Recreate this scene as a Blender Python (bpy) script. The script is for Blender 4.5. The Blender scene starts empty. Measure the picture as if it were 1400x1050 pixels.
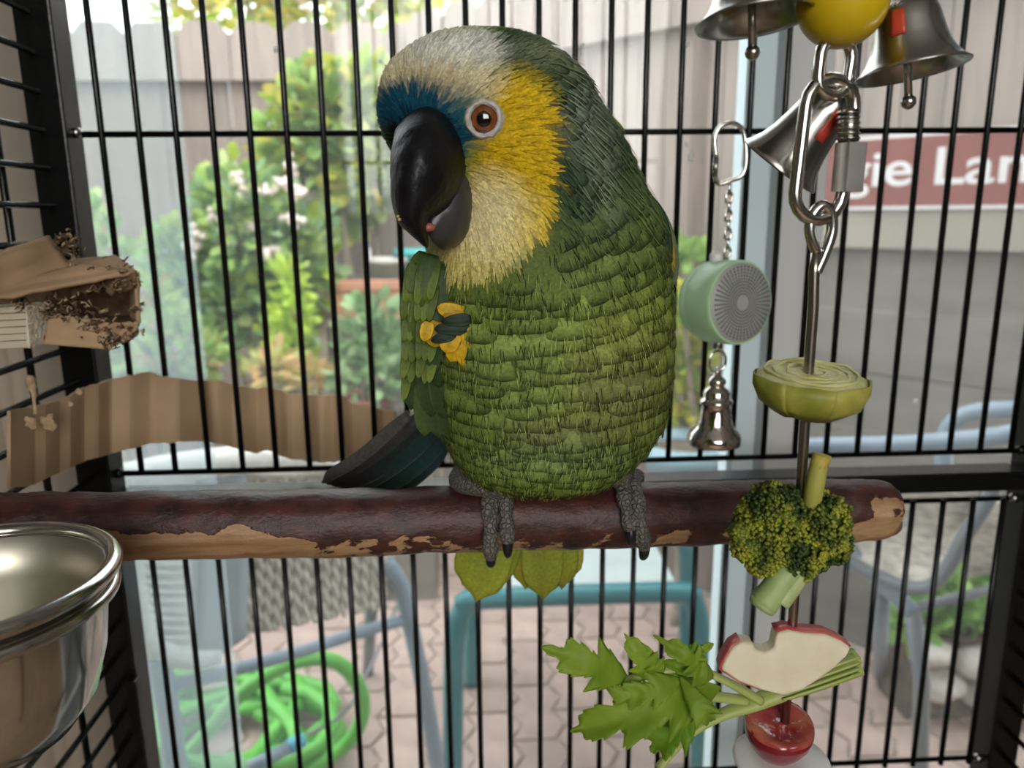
import bpy, bmesh, math, random
import numpy as np
from mathutils import Vector, Matrix, noise
from mathutils.bvhtree import BVHTree
random.seed(7); np.random.seed(7)
SC = bpy.context.scene
COL = SC.collection
PI = math.pi

# ------------------------------------------------------------------ camera
F, PITCH, YAW, ROLL = 1060.0, 0.21796, -0.05038, -0.00984
def _rot():
    cx, sx = math.cos(PITCH), math.sin(PITCH); cy, sy = math.cos(YAW), math.sin(YAW); cr, sr = math.cos(ROLL), math.sin(ROLL)
    base = np.array([[1, 0, 0], [0, 0, -1], [0, 1, 0]], float)
    Rz = np.array([[cy, sy, 0], [-sy, cy, 0], [0, 0, 1]])
    Rp = np.array([[1, 0, 0], [0, cx, -sx], [0, sx, cx]])
    Rr = np.array([[cr, -sr, 0], [sr, cr, 0], [0, 0, 1]])
    return Rr @ Rp @ base @ Rz
RC = _rot()
cam_d = bpy.data.cameras.new('camera'); cam = bpy.data.objects.new('camera', cam_d); COL.objects.link(cam)
cam_d.sensor_width = 36.0; cam_d.lens = F / 1400.0 * 36.0
cam_d.clip_start = 0.01; cam_d.clip_end = 200
m3 = Matrix((RC[0], -RC[1], -RC[2])).transposed()
cam.matrix_world = m3.to_4x4()
cam_d.dof.use_dof = True; cam_d.dof.focus_distance = 0.325; cam_d.dof.aperture_fstop = 10.0
SC.camera = cam

# ------------------------------------------------------------------ light and exposure
SC.view_settings.view_transform = 'Standard'; SC.view_settings.look = 'None'
SC.view_settings.gamma = 1.0; SC.view_settings.use_curve_mapping = False
SC.view_settings.exposure = 0.75
SC.cycles.use_denoising = True
SC.cycles.max_bounces = 10; SC.cycles.transparent_max_bounces = 16
SC.cycles.caustics_reflective = False; SC.cycles.caustics_refractive = False
SC.cycles.sample_clamp_indirect = 6.0
W = bpy.data.worlds.new('overcast_sky'); SC.world = W; W.use_nodes = True
bg = W.node_tree.nodes['Background']
bg.inputs[0].default_value = (0.93, 0.97, 1.0, 1); bg.inputs[1].default_value = 2.4
def add_sun(energy, rot, angle):
    l = bpy.data.lights.new('sun', 'SUN'); l.energy = energy; l.angle = math.radians(angle); l.color = (1.0, 0.95, 0.88)
    o = bpy.data.objects.new('sun', l); COL.objects.link(o); o.rotation_euler = rot
add_sun(1.6, (math.radians(35), math.radians(22), 0), 30)
def area(name, loc, target, sx, sy, power, color):
    l = bpy.data.lights.new(name, 'AREA'); l.shape = 'RECTANGLE'; l.size = sx; l.size_y = sy; l.energy = power; l.color = color
    o = bpy.data.objects.new(name, l); COL.objects.link(o); o.location = loc
    o.rotation_euler = (Vector(target) - Vector(loc)).to_track_quat('-Z', 'Y').to_euler()
    return o
# added front fill behind the photographer, near an invented opening in the rear wall
area('room_front_fill', (0.15, -2.35, 0.62), (0.0, 0.35, -0.1), 1.5, 1.1, 18, (1.0, 0.97, 0.92))

# ------------------------------------------------------------------ pixel rays
def ray(px, py):
    return Vector(RC.T @ np.array([(px - 700) / F, (py - 525) / F, 1.0]))
def at(px, py, Y):
    d = ray(px, py); return d * (Y / d.y)
def atz(px, py, z):
    d = ray(px, py); return d * (z / d.z)
def topx(p):
    c = RC @ np.array(p); return 700 + F * c[0] / c[2], 525 + F * c[1] / c[2]
def mpp(Y): return Y / F * 1.02

# ------------------------------------------------------------------ mesh helpers
ORG = {}
def mesh_of(name, verts, faces, smooth=True):
    me = bpy.data.meshes.new(name); me.from_pydata([tuple(v) for v in verts], [], faces); me.update()
    if smooth: me.polygons.foreach_set('use_smooth', [True] * len(me.polygons))
    return me
def recalc(me):
    bm = bmesh.new(); bm.from_mesh(me); bmesh.ops.recalc_face_normals(bm, faces=bm.faces); bm.to_mesh(me); bm.free()
def tag(o, label=None, cat=None, group=None, kind=None):
    if label: o['label'] = label
    if cat: o['category'] = cat
    if group: o['group'] = group
    if kind: o['kind'] = kind
    return o
def thing(name, loc, label, cat, group=None):
    o = bpy.data.objects.new(name, None); COL.objects.link(o); o.location = loc; o.empty_display_size = 0.02
    ORG[o.name] = Vector(loc); return tag(o, label, cat, group)
def obj(name, vf, mat, parent=None, smooth=True, fix=True, colors=None):
    verts, faces = vf
    verts = [Vector(v) for v in verts]
    if parent is not None: org = ORG[parent.name]
    else:
        a = np.array(verts); org = Vector(((a[:, 0].min() + a[:, 0].max()) / 2, (a[:, 1].min() + a[:, 1].max()) / 2, a[:, 2].min()))
    me = mesh_of(name, [v - org for v in verts], faces, smooth)
    if fix: recalc(me)
    if colors is not None:
        ca = me.color_attributes.new('Col', 'FLOAT_COLOR', 'POINT')
        ca.data.foreach_set('color', np.asarray(colors, dtype=np.float32).ravel())
    me.materials.append(mat)
    o = bpy.data.objects.new(name, me); COL.objects.link(o)
    if parent is not None:
        o.parent = parent; ORG[o.name] = org
    else:
        o.location = org; ORG[o.name] = org
    return o
def inst(name, me, loc, parent, rot=None):
    o = bpy.data.objects.new(name, me); COL.objects.link(o); o.parent = parent
    o.location = Vector(loc) - ORG[parent.name]
    if rot: o.rotation_euler = rot
    ORG[o.name] = Vector(loc)
    return o
def bevel(o, w, seg=2):
    m = o.modifiers.new('bevel', 'BEVEL'); m.width = w; m.segments = seg; m.limit_method = 'ANGLE'; return o
def solid(o, t, off=0.0):
    m = o.modifiers.new('solid', 'SOLIDIFY'); m.thickness = t; m.offset = off; return o
def subsurf(o, n=1):
    m = o.modifiers.new('sub', 'SUBSURF'); m.levels = n; m.render_levels = n; return o
def join(*vfs):
    V, Fc = [], []
    for v, f in vfs:
        n = len(V); V += list(v); Fc += [tuple(i + n for i in q) for q in f]
    return V, Fc
def box(a, b):
    x0, y0, z0 = a; x1, y1, z1 = b
    v = [(x0, y0, z0), (x1, y0, z0), (x1, y1, z0), (x0, y1, z0), (x0, y0, z1), (x1, y0, z1), (x1, y1, z1), (x0, y1, z1)]
    return v, [(0, 3, 2, 1), (4, 5, 6, 7), (0, 1, 5, 4), (1, 2, 6, 5), (2, 3, 7, 6), (3, 0, 4, 7)]
def frame_of(t, up=Vector((0, 0, 1))):
    t = t.normalized()
    if abs(t.dot(up)) > 0.95: up = Vector((0, 1, 0))
    a = t.cross(up).normalized(); b = a.cross(t).normalized()
    return a, b
def smooth_path(pts, n, closed=False):
    P = [Vector(p) for p in pts]; m = len(P); out = []
    segs = m if closed else m - 1
    for i in range(segs):
        if closed: p0, p1, p2, p3 = P[i - 1], P[i], P[(i + 1) % m], P[(i + 2) % m]
        else: p0, p1, p2, p3 = P[max(i - 1, 0)], P[i], P[i + 1], P[min(i + 2, m - 1)]
        for k in range(n):
            t = k / n
            out.append(0.5 * ((2 * p1) + (p2 - p0) * t + (2 * p0 - 5 * p1 + 4 * p2 - p3) * t * t + (3 * p1 - p0 - 3 * p2 + p3) * t ** 3))
    if not closed: out.append(P[-1])
    return out
def lerp_list(vals, n):
    x = np.linspace(0, len(vals) - 1, n); return list(np.interp(x, range(len(vals)), vals))
def tube(pts, r, seg=8, closed=False, caps=True, sq=1.0):
    P = [Vector(p) for p in pts]; n = len(P)
    R = r if hasattr(r, '__len__') else [r] * n
    if len(R) != n: R = lerp_list(R, n)
    V, Fc = [], []
    a = None
    for i in range(n):
        t = (P[(i + 1) % n] - P[i - 1]) if closed else (P[min(i + 1, n - 1)] - P[max(i - 1, 0)])
        if t.length < 1e-9: t = Vector((0, 0, 1))
        t.normalize()
        if a is None: a, b = frame_of(t)
        else:
            a = (a - t * a.dot(t)); a.normalize(); b = a.cross(t).normalized()
        for k in range(seg):
            th = 2 * PI * k / seg
            V.append(P[i] + a * math.cos(th) * R[i] + b * math.sin(th) * R[i] * sq)
    rings = n if closed else n - 1
    for i in range(rings):
        j = (i + 1) % n
        for k in range(seg):
            k2 = (k + 1) % seg
            Fc.append((i * seg + k, i * seg + k2, j * seg + k2, j * seg + k))
    if caps and not closed:
        Fc.append(tuple(range(seg))[::-1]); Fc.append(tuple((n - 1) * seg + k for k in range(seg)))
    return V, Fc
def lathe(profile, seg, M):
    """profile: (radius, height) list; revolved about local z, mapped with M"""
    V, Fc = [], []; n = len(profile)
    for r, h in profile:
        for k in range(seg):
            th = 2 * PI * k / seg; V.append(M @ Vector((r * math.cos(th), r * math.sin(th), h)))
    for i in range(n - 1):
        for k in range(seg):
            k2 = (k + 1) % seg; Fc.append((i * seg + k, i * seg + k2, (i + 1) * seg + k2, (i + 1) * seg + k))
    if profile[0][0] > 1e-6 and False: pass
    return V, Fc
def capped(profile): return [(1e-5, profile[0][1])] + list(profile) + [(1e-5, profile[-1][1])]
def axis_mat(loc, axis, roll=0):
    q = Vector(axis).to_track_quat('Z', 'Y')
    return Matrix.Translation(Vector(loc)) @ q.to_matrix().to_4x4() @ Matrix.Rotation(roll, 4, 'Z')
def loft(sections, seg=16, power=2.0, caps=True):
    """sections: (center, axis_a, axis_b) rings"""
    V, Fc = [], []
    for c, a, b in sections:
        for k in range(seg):
            th = 2 * PI * k / seg; co, si = math.cos(th), math.sin(th)
            V.append(c + a * (abs(co) ** (2 / power) * (1 if co >= 0 else -1)) + b * (abs(si) ** (2 / power) * (1 if si >= 0 else -1)))
    n = len(sections)
    for i in range(n - 1):
        for k in range(seg):
            k2 = (k + 1) % seg; Fc.append((i * seg + k, i * seg + k2, (i + 1) * seg + k2, (i + 1) * seg + k))
    if caps: Fc.append(tuple(range(seg))); Fc.append(tuple((n - 1) * seg + k for k in range(seg)))
    return V, Fc
def ico(c, r, sub=1, sc=(1, 1, 1)):
    bm = bmesh.new(); bmesh.ops.create_icosphere(bm, subdivisions=sub, radius=1)
    V = [Vector(c) + Vector((v.co.x * r * sc[0], v.co.y * r * sc[1], v.co.z * r * sc[2])) for v in bm.verts]
    Fc = [tuple(v.index for v in f.verts) for f in bm.faces]; bm.free(); return V, Fc
def grid(rows):
    """rows: list of equal-length point lists -> quad sheet"""
    n = len(rows[0]); V = [p for r in rows for p in r]
    Fc = [(i * n + j, i * n + j + 1, (i + 1) * n + j + 1, (i + 1) * n + j) for i in range(len(rows) - 1) for j in range(n - 1)]
    return V, Fc
def nz(p, s=1.0): return noise.noise(Vector(p) * s)
def prism(poly, depth_vec):
    n = len(poly); d = Vector(depth_vec)
    V = [Vector(p) for p in poly] + [Vector(p) + d for p in poly]
    Fc = [tuple(range(n)), tuple(range(2 * n - 1, n - 1, -1))] + [(i, (i + 1) % n, n + (i + 1) % n, n + i) for i in range(n)]
    return V, Fc

def wav(vf, amp, sc):
    return [v + Vector((nz(v, sc), nz(v + Vector((3, 1, 2)), sc), nz(v + Vector((7, 5, 1)), sc))) * amp for v in vf[0]], vf[1]
# ------------------------------------------------------------------ materials
MATS = {}
def mat(name, col, rough=0.6, metal=0.0, var=0.0, vscale=20.0, bump=0.0, bscale=60.0, col2=None, coat=0.0, stretch=None, trans=0.0, spec=None, detail=4.0, lo=0.35, hi=0.65, rnd=0.0):
    m = bpy.data.materials.new(name); m.use_nodes = True; nt = m.node_tree; N = nt.nodes; L = nt.links
    b = N['Principled BSDF']; b.inputs['Roughness'].default_value = rough; b.inputs['Metallic'].default_value = metal
    b.inputs['Base Color'].default_value = (*col, 1)
    if coat: b.inputs['Coat Weight'].default_value = coat; b.inputs['Coat Roughness'].default_value = 0.05
    if spec is not None: b.inputs['Specular IOR Level'].default_value = spec
    tc = N.new('ShaderNodeTexCoord'); mp = N.new('ShaderNodeMapping'); L.new(tc.outputs['Object'], mp.inputs['Vector'])
    if stretch: mp.inputs['Scale'].default_value = stretch
    out_col = None
    if var or col2:
        nz_ = N.new('ShaderNodeTexNoise'); nz_.inputs['Scale'].default_value = vscale; nz_.inputs['Detail'].default_value = detail
        L.new(mp.outputs['Vector'], nz_.inputs['Vector'])
        rp = N.new('ShaderNodeValToRGB'); rp.color_ramp.elements[0].position = lo; rp.color_ramp.elements[1].position = hi
        c2 = col2 if col2 else tuple(min(1, c * (1 + var)) for c in col); c1 = col if col2 else tuple(c * (1 - var) for c in col)
        rp.color_ramp.elements[0].color = (*c1, 1); rp.color_ramp.elements[1].color = (*c2, 1)
        L.new(nz_.outputs['Fac'], rp.inputs['Fac']); out_col = rp.outputs['Color']
    if rnd:
        oi = N.new('ShaderNodeObjectInfo'); hs = N.new('ShaderNodeHueSaturation'); mr = N.new('ShaderNodeMapRange')
        mr.inputs['To Min'].default_value = 1 - rnd; mr.inputs['To Max'].default_value = 1 + rnd
        L.new(oi.outputs['Random'], mr.inputs['Value']); L.new(mr.outputs['Result'], hs.inputs['Value'])
        if out_col: L.new(out_col, hs.inputs['Color'])
        else: hs.inputs['Color'].default_value = (*col, 1)
        out_col = hs.outputs['Color']
    if out_col: L.new(out_col, b.inputs['Base Color'])
    if bump:
        n2 = N.new('ShaderNodeTexNoise'); n2.inputs['Scale'].default_value = bscale; n2.inputs['Detail'].default_value = 5
        L.new(mp.outputs['Vector'], n2.inputs['Vector'])
        bp = N.new('ShaderNodeBump'); bp.inputs['Strength'].default_value = bump; bp.inputs['Distance'].default_value = 0.002
        L.new(n2.outputs['Fac'], bp.inputs['Height']); L.new(bp.outputs['Normal'], b.inputs['Normal'])
    if trans:
        o = N['Material Output']; tr = N.new('ShaderNodeBsdfTranslucent'); mx = N.new('ShaderNodeMixShader'); mx.inputs[0].default_value = trans
        if out_col: L.new(out_col, tr.inputs['Color'])
        else: tr.inputs['Color'].default_value = (*col, 1)
        L.new(b.outputs[0], mx.inputs[1]); L.new(tr.outputs[0], mx.inputs[2]); L.new(mx.outputs[0], o.inputs['Surface'])
    MATS[name] = m; return m
def mat_col(name, rough=0.7, vscale=600, trans=0.0, streak=0.25, spec=0.25):
    """colour from the mesh's own Col attribute with a fine grain"""
    m = bpy.data.materials.new(name); m.use_nodes = True; nt = m.node_tree; N = nt.nodes; L = nt.links
    b = N['Principled BSDF']; b.inputs['Roughness'].default_value = rough; b.inputs['Specular IOR Level'].default_value = spec
    a = N.new('ShaderNodeAttribute'); a.attribute_name = 'Col'
    n = N.new('ShaderNodeTexNoise'); n.inputs['Scale'].default_value = vscale
    tc = N.new('ShaderNodeTexCoord'); L.new(tc.outputs['Object'], n.inputs['Vector'])
    mr = N.new('ShaderNodeMapRange'); mr.inputs['From Min'].default_value = 0.3; mr.inputs['From Max'].default_value = 0.7
    mr.inputs['To Min'].default_value = 1 - streak; mr.inputs['To Max'].default_value = 1 + streak
    L.new(n.outputs['Fac'], mr.inputs['Value'])
    hs = N.new('ShaderNodeHueSaturation'); L.new(a.outputs['Color'], hs.inputs['Color']); L.new(mr.outputs['Result'], hs.inputs['Value'])
    L.new(hs.outputs['Color'], b.inputs['Base Color'])
    if trans:
        o = N['Material Output']; tr = N.new('ShaderNodeBsdfTranslucent'); mx = N.new('ShaderNodeMixShader'); mx.inputs[0].default_value = trans
        L.new(hs.outputs['Color'], tr.inputs['Color'])
        L.new(b.outputs[0], mx.inputs[1]); L.new(tr.outputs[0], mx.inputs[2]); L.new(mx.outputs[0], o.inputs['Surface'])
    return m
def mat_glass(name, tint, haze, rough_haze=(0.8, 0.88, 0.92)):
    m = bpy.data.materials.new(name); m.use_nodes = True; nt = m.node_tree; N = nt.nodes; L = nt.links
    N.remove(N['Principled BSDF']); o = N['Material Output']
    t = N.new('ShaderNodeBsdfTransparent'); t.inputs[0].default_value = (*tint, 1)
    g = N.new('ShaderNodeBsdfGlossy'); g.inputs['Roughness'].default_value = 0.02; g.inputs[0].default_value = (1, 1, 1, 1)
    fr = N.new('ShaderNodeFresnel'); fr.inputs['IOR'].default_value = 1.3
    mx = N.new('ShaderNodeMixShader'); L.new(fr.outputs[0], mx.inputs[0]); L.new(t.outputs[0], mx.inputs[1]); L.new(g.outputs[0], mx.inputs[2])
    if haze:
        d = N.new('ShaderNodeBsdfTranslucent'); d.inputs[0].default_value = (*rough_haze, 1)
        nn = N.new('ShaderNodeTexNoise'); nn.inputs['Scale'].default_value = 6; tc = N.new('ShaderNodeTexCoord'); L.new(tc.outputs['Object'], nn.inputs['Vector'])
        mr = N.new('ShaderNodeMapRange'); mr.inputs['From Min'].default_value = 0.3; mr.inputs['From Max'].default_value = 0.7
        mr.inputs['To Min'].default_value = haze * 0.7; mr.inputs['To Max'].default_value = haze * 1.3; L.new(nn.outputs['Fac'], mr.inputs['Value'])
        m2 = N.new('ShaderNodeMixShader'); L.new(mr.outputs['Result'], m2.inputs[0]); L.new(mx.outputs[0], m2.inputs[1]); L.new(d.outputs[0], m2.inputs[2])
        L.new(m2.outputs[0], o.inputs['Surface'])
    else: L.new(mx.outputs[0], o.inputs['Surface'])
    return m

BLACK = mat('black_powder_coat', (0.003, 0.004, 0.004), 0.27, bump=0.10, bscale=500, spec=0.35)
WALLM = mat('wall_paint', (0.30, 0.27, 0.24), 0.8, var=0.05)
FLOORM = mat('floor_boards', (0.30, 0.21, 0.14), 0.5, var=0.2, vscale=3, stretch=(1, 8, 1))
CEILM = mat('ceiling_paint', (0.55, 0.54, 0.52), 0.9, var=0.03)
ALU = mat('painted_door_frame', (0.68, 0.69, 0.68), 0.45, var=0.04, vscale=8)
ALUW = mat('lit_frame_reveal', (0.72, 0.86, 0.90), 0.5)  # pale cyan paints the light caught by the stile edge
BLIND = mat('beige_blind_vinyl', (0.55, 0.47, 0.37), 0.55, var=0.05, vscale=5, trans=0.15)
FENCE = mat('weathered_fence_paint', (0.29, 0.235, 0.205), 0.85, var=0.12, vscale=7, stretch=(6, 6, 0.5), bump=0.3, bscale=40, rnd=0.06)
FENCE_D = mat('shaded_fence_board', (0.195, 0.152, 0.127), 0.85, var=0.14, vscale=7, stretch=(6, 6, 0.5), bump=0.3, bscale=40, rnd=0.10)  # fence colour darkened to paint the shade on recessed boards
PLANKG = mat('grey_weathered_plank', (0.20, 0.18, 0.155), 0.8, var=0.12, vscale=5, stretch=(1, 1, 6), bump=0.3, bscale=25)
CAPB = mat('pale_cap_board', (0.32, 0.285, 0.24), 0.8, var=0.06, vscale=6)
PAVER = mat('pink_brick_paver', (0.47, 0.345, 0.30), 0.85, var=0.12, vscale=14, bump=0.5, bscale=60, rnd=0.12)
SANDM = mat('joint_sand', (0.36, 0.30, 0.25), 0.95, var=0.3, vscale=40)
SOIL = mat('garden_soil', (0.12, 0.09, 0.065), 0.95, var=0.4, vscale=25, bump=0.6, bscale=50)
STEEL = mat('polished_steel', (0.62, 0.60, 0.56), 0.16, 1.0, var=0.05, vscale=30)
STEELB = mat('brushed_bowl_steel', (0.66, 0.64, 0.60), 0.13, 1.0, var=0.05, vscale=14, bump=0.02, bscale=30)
STEELIN = mat('satin_bowl_inside', (0.60, 0.56, 0.46), 0.38, 1.0, var=0.10, vscale=20)
STEELD = mat('dull_bell_metal', (0.44, 0.42, 0.39), 0.25, 1.0, var=0.12, vscale=60)
CHROME = mat('chrome', (0.80, 0.76, 0.70), 0.07, 1.0)
CARD = mat('kraft_cardboard', (0.44, 0.29, 0.165), 0.9, var=0.10, vscale=25, bump=0.15, bscale=200)
CARDE = mat('torn_cardboard_edge', (0.48, 0.34, 0.21), 0.95, var=0.25, vscale=120, bump=0.8, bscale=300)
CARDK = mat('chewed_and_shaded_cardboard', (0.13, 0.078, 0.04), 0.95, var=0.35, vscale=120, bump=0.8, bscale=250)  # dark for chewed edges, and paints the shade inside the box
CARDP = mat('pale_card_block', (0.62, 0.54, 0.40), 0.9, var=0.08, vscale=30)

# ------------------------------------------------------------------ the setting
GZ = -1.25           # patio level
FZ = -1.22           # room floor
YW = 0.70            # plane of the sliding door
def struct(name, vf, m, smooth=False):
    return tag(obj(name, vf, m, None, smooth), kind='structure')
XO0, XO1, ZO1 = -0.62, 1.35, 0.82     # door opening
struct('floor', box((-2.6, -2.8, FZ - 0.08), (2.6, YW + 0.10, FZ)), FLOORM)
struct('ceiling', box((-2.6, -2.8, 1.2), (2.6, YW + 0.12, 1.28)), CEILM)
struct('wall_left', box((-2.68, -2.8, FZ), (-2.6, YW + 0.12, 1.2)), WALLM)
struct('wall_right', box((2.6, -2.8, FZ), (2.68, YW + 0.12, 1.2)), WALLM)
struct('wall_back', join(box((-2.68, -2.88, FZ), (-0.65, -2.8, 1.2)), box((0.95, -2.88, FZ), (2.68, -2.8, 1.2)),
       box((-0.65, -2.88, FZ), (0.95, -2.8, -0.0)), box((-0.65, -2.88, 1.15), (0.95, -2.8, 1.2))), WALLM)
struct('wall_front', join(box((-2.68, YW - 0.05, FZ), (XO0, YW + 0.12, 1.2)), box((XO1, YW - 0.05, FZ), (2.68, YW + 0.12, 1.2)),
       box((XO0, YW - 0.05, ZO1), (XO1, YW + 0.12, 1.2))), WALLM)
# sliding glass door: stile seen right of the bird
s0 = at(1058, 400, YW - 0.01).x; s1 = at(1118, 400, YW - 0.01).x
door = thing('door_1', (0, YW, FZ), 'sliding glass door with pale grey stile behind the bird cage', 'door'); tag(door, kind='structure')
bevel(obj('stile', box((s0, YW - 0.012, FZ), (s1, YW + 0.03, ZO1)), ALU, door, False), 0.002)
bevel(obj('reveal_strip', box((s0 - 0.024, YW + 0.012, FZ), (s0, YW + 0.05, ZO1)), ALUW, door, False), 0.002)
bevel(obj('stile', box((XO0, YW - 0.02, FZ), (XO0 + 0.05, YW + 0.05, ZO1)), ALU, door, False), 0.002)
bevel(obj('stile', box((XO1 - 0.05, YW - 0.02, FZ), (XO1, YW + 0.05, ZO1)), ALU, door, False), 0.002)
bevel(obj('head_rail', box((XO0, YW - 0.02, ZO1 - 0.05), (XO1, YW + 0.05, ZO1)), ALU, door, False), 0.002)
bevel(obj('sill_track', box((XO0, YW - 0.03, FZ - 0.02), (XO1, YW + 0.06, FZ + 0.03)), ALU, door, False), 0.002)
GL = mat_glass('clean_glass', (0.97, 0.985, 0.98), 0.03)
GLH = mat_glass('reflection_haze_glass', (0.95, 0.985, 0.99), 0.17, (0.78, 0.88, 0.94))  # bluish haze paints the reflections in the overlapping panes
obj('glass_pane', box((XO0 + 0.05, YW + 0.020, FZ + 0.03), (s0 - 0.024, YW + 0.024, ZO1 - 0.05)), GL, door, False)
obj('glass_pane', box((s1, YW + 0.000, FZ + 0.03), (XO1 - 0.05, YW + 0.004, ZO1 - 0.05)), GL, door, False)
xh = at(262, 300, YW + 0.035).x
obj('second_pane', box((XO0 + 0.05, YW + 0.033, FZ + 0.03), (xh, YW + 0.037, ZO1 - 0.05)), GLH, door, False)
SPOT = mat('dried_water_spot', (0.85, 0.85, 0.82), 0.4, trans=0.4)
for px, py, r in ((377, 68, 3.2), (368, 170, 2.8), (796, 62, 3), (940, 60, 3), (944, 215, 4.5), (938, 197, 2.5), (1252, 548, 2.5), (520, 84, 2), (735, 22, 2)):
    c = at(px, py, YW + 0.018); obj('water_spot', ico(c, r * mpp(YW), 2, (1, 0.3, 1.2)), SPOT, door)
# vertical blinds stacked at the left of the door
blind = thing('vertical_blind', at(20, 300, 0.64) + Vector((0, 0, -1.5)), 'beige vertical blind slats hanging left of the glass door', 'blind')
for i, (px, w, rz) in enumerate(((30, 0.05, 0.95), (6, 0.05, 1.05), (-22, 0.06, 0.95), (-70, 0.06, 0.4), (-110, 0.06, 0.45), (-150, 0.06, 0.4))):
    c = at(px, 300, 0.635); V = []
    rows = []
    for zz in (-1.15, 0.0, 0.8):
        row = []
        for k in range(7):
            t = k / 6 - 0.5; bow = 0.006 * (1 - 4 * t * t)
            row.append(Vector((c.x + math.cos(rz) * t * w + math.sin(rz) * bow, c.y + math.sin(rz) * t * w - math.cos(rz) * bow, zz)))
        rows.append(row)
    solid(obj('slat', grid(rows), BLIND, blind), 0.0012)
bevel(obj('head_track', box((c.x - 0.05, 0.60, 0.8), (at(60, 300, 0.635).x, 0.67, 0.83)), ALU, blind, False), 0.002)

# patio ground, pavers, garden soil
patio = struct('patio_ground', box((-4, YW + 0.12, GZ - 0.10), (4, 6.0, GZ - 0.007)), SANDM)
PW, PL = 0.112, 0.222
def paver_mesh(flip):
    s = -1 if flip else 1; g = 0.005; am = 0.014 * s
    n = 4; left = []; right = []
    for k in range(n + 1):
        y = -PL / 2 + g + (PL - 2 * g) * k / n; dx = am if k % 2 else -am
        left.append((-PW / 2 + g + dx, y)); right.append((PW / 2 - g + dx, y))
    poly = left + right[::-1]
    top = [Vector((x, y, 0.0)) for x, y in poly]
    v, f = prism(top, (0, 0, -0.05)); me = mesh_of('paver', v, f, False); recalc(me); me.materials.append(PAVER); return me
# fences
FY = 3.4
fa = at(-260, 110, FY); fc = at(571, 110, FY); frr = at(1400, -39, 1.33 * FY / 2.45)
A2 = Vector((fc.x, fc.y, 0)); B2 = Vector((frr.x, frr.y, 0)); dirR = (B2 - A2).normalized(); nR = Vector((dirR.y, -dirR.x, 0))
def on_right(px, py):
    d = ray(px, py); t = A2.dot(nR) / d.dot(nR); return d * t
ZB = at(300, 110, FY).z; ZT = at(300, 29, FY).z
def fence_boards(f, P0, d, nrm, length, bw, z0, z1, mat_, dog, thick, off, name, gap=0.004):
    n = int(length / bw)
    for i in range(n):
        w = bw - gap; c = P0 + d * (i * bw + bw / 2) + nrm * off
        h = z1 + random.uniform(-0.006, 0.006) if dog else z1
        e = 0.046 if dog else 0.001
        pts = [(-w / 2, z0), (w / 2, z0), (w / 2, h - e), (w / 2 - e, h), (-w / 2 + e, h), (-w / 2, h - e)]
        poly = [c + d * x + Vector((0, 0, z)) for x, z in pts]
        obj(name, prism(poly, nrm * thick), mat_, f, False)
fence_b = thing('picket_fence', (fc.x - 0.9, FY + .02, GZ), 'weathered beige dog-eared picket fence facing the patio', 'fence')
P0 = Vector((fa.x, FY + .02, 0)); L0 = fc.x - fa.x + 0.3
fence_boards(fence_b, P0, Vector((1, 0, 0)), Vector((0, -1, 0)), L0, 0.206, ZB, ZT, FENCE, True, 0.03, 0.0, 'picket')
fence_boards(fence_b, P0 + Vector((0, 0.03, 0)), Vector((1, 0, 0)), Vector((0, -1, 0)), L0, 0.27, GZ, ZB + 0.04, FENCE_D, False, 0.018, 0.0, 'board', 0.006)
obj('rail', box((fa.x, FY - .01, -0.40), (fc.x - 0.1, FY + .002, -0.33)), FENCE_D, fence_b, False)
fence_r = thing('board_fence', (A2 + B2) / 2 + Vector((0, 0, GZ)), 'beige board fence running to the right with a street sign on it', 'fence')
LR = (B2 - A2).length + 0.5
zl = on_right(1270, 341).z
nf = nR if nR.y < 0 else -nR
pm = [paver_mesh(False), paver_mesh(True)]
npv = 0
for iy in range(0, 11):
    for ix in range(-14, 20):
        x = ix * PW + 0.03; y = 0.98 + iy * PL + (PL / 2 if ix % 2 else 0)
        u, v = topx((x, y, GZ))
        if -120 < u < 1520 and 690 < v < 1180 and y < 3.2 and (Vector((x, y, 0)) - A2).dot(nf) > 0.05:
            inst('paver', pm[0], (x, y, GZ + random.uniform(-0.002, 0.002)), patio, (random.uniform(-.008, .008), random.uniform(-.008, .008), random.uniform(-.01, .01))); npv += 1
print('pavers', npv)

fence_boards(fence_r, A2.copy(), dirR, nf, LR, 0.206, ZB, ZT + 0.02, FENCE, True, 0.03, 0.02, 'picket')
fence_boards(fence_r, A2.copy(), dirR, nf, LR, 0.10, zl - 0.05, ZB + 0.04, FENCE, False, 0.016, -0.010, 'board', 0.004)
# the darker gap beside the post, then pale lower board and grey planks
pg = on_right(955, 150); pg.z = 0
bevel(obj('post', box((pg.x - 0.022, pg.y - 0.035, GZ), (pg.x + 0.022, pg.y + 0.01, ZB)), FENCE_D, fence_r, False), 0.004)
q0 = on_right(1040, 300); 
def right_plank(pxa, pxb, za, zb, off, th, m, name):
    a = on_right(pxa, 300); b = on_right(pxb, 300)
    poly = [Vector((a.x, a.y, za)), Vector((b.x, b.y, za)), Vector((b.x, b.y, zb)), Vector((a.x, a.y, zb))]
    v, f = prism([p + nf * off for p in poly], nf * th); bevel(obj(name, (v, f), m, fence_r, False), 0.003)
right_plank(1040, 1640, zl, on_right(1200, 280).z, 0.012, 0.03, CAPB, 'lower_board')
zz = zl; k = 0
while zz > GZ + 0.02:
    h = 0.165; right_plank(1030 if k else 1040, 1640, max(GZ, zz - h - 0.004), zz, 0.0 + 0.005 * (k % 2), 0.012, PLANKG, 'plank'); zz -= h; k += 1
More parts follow.
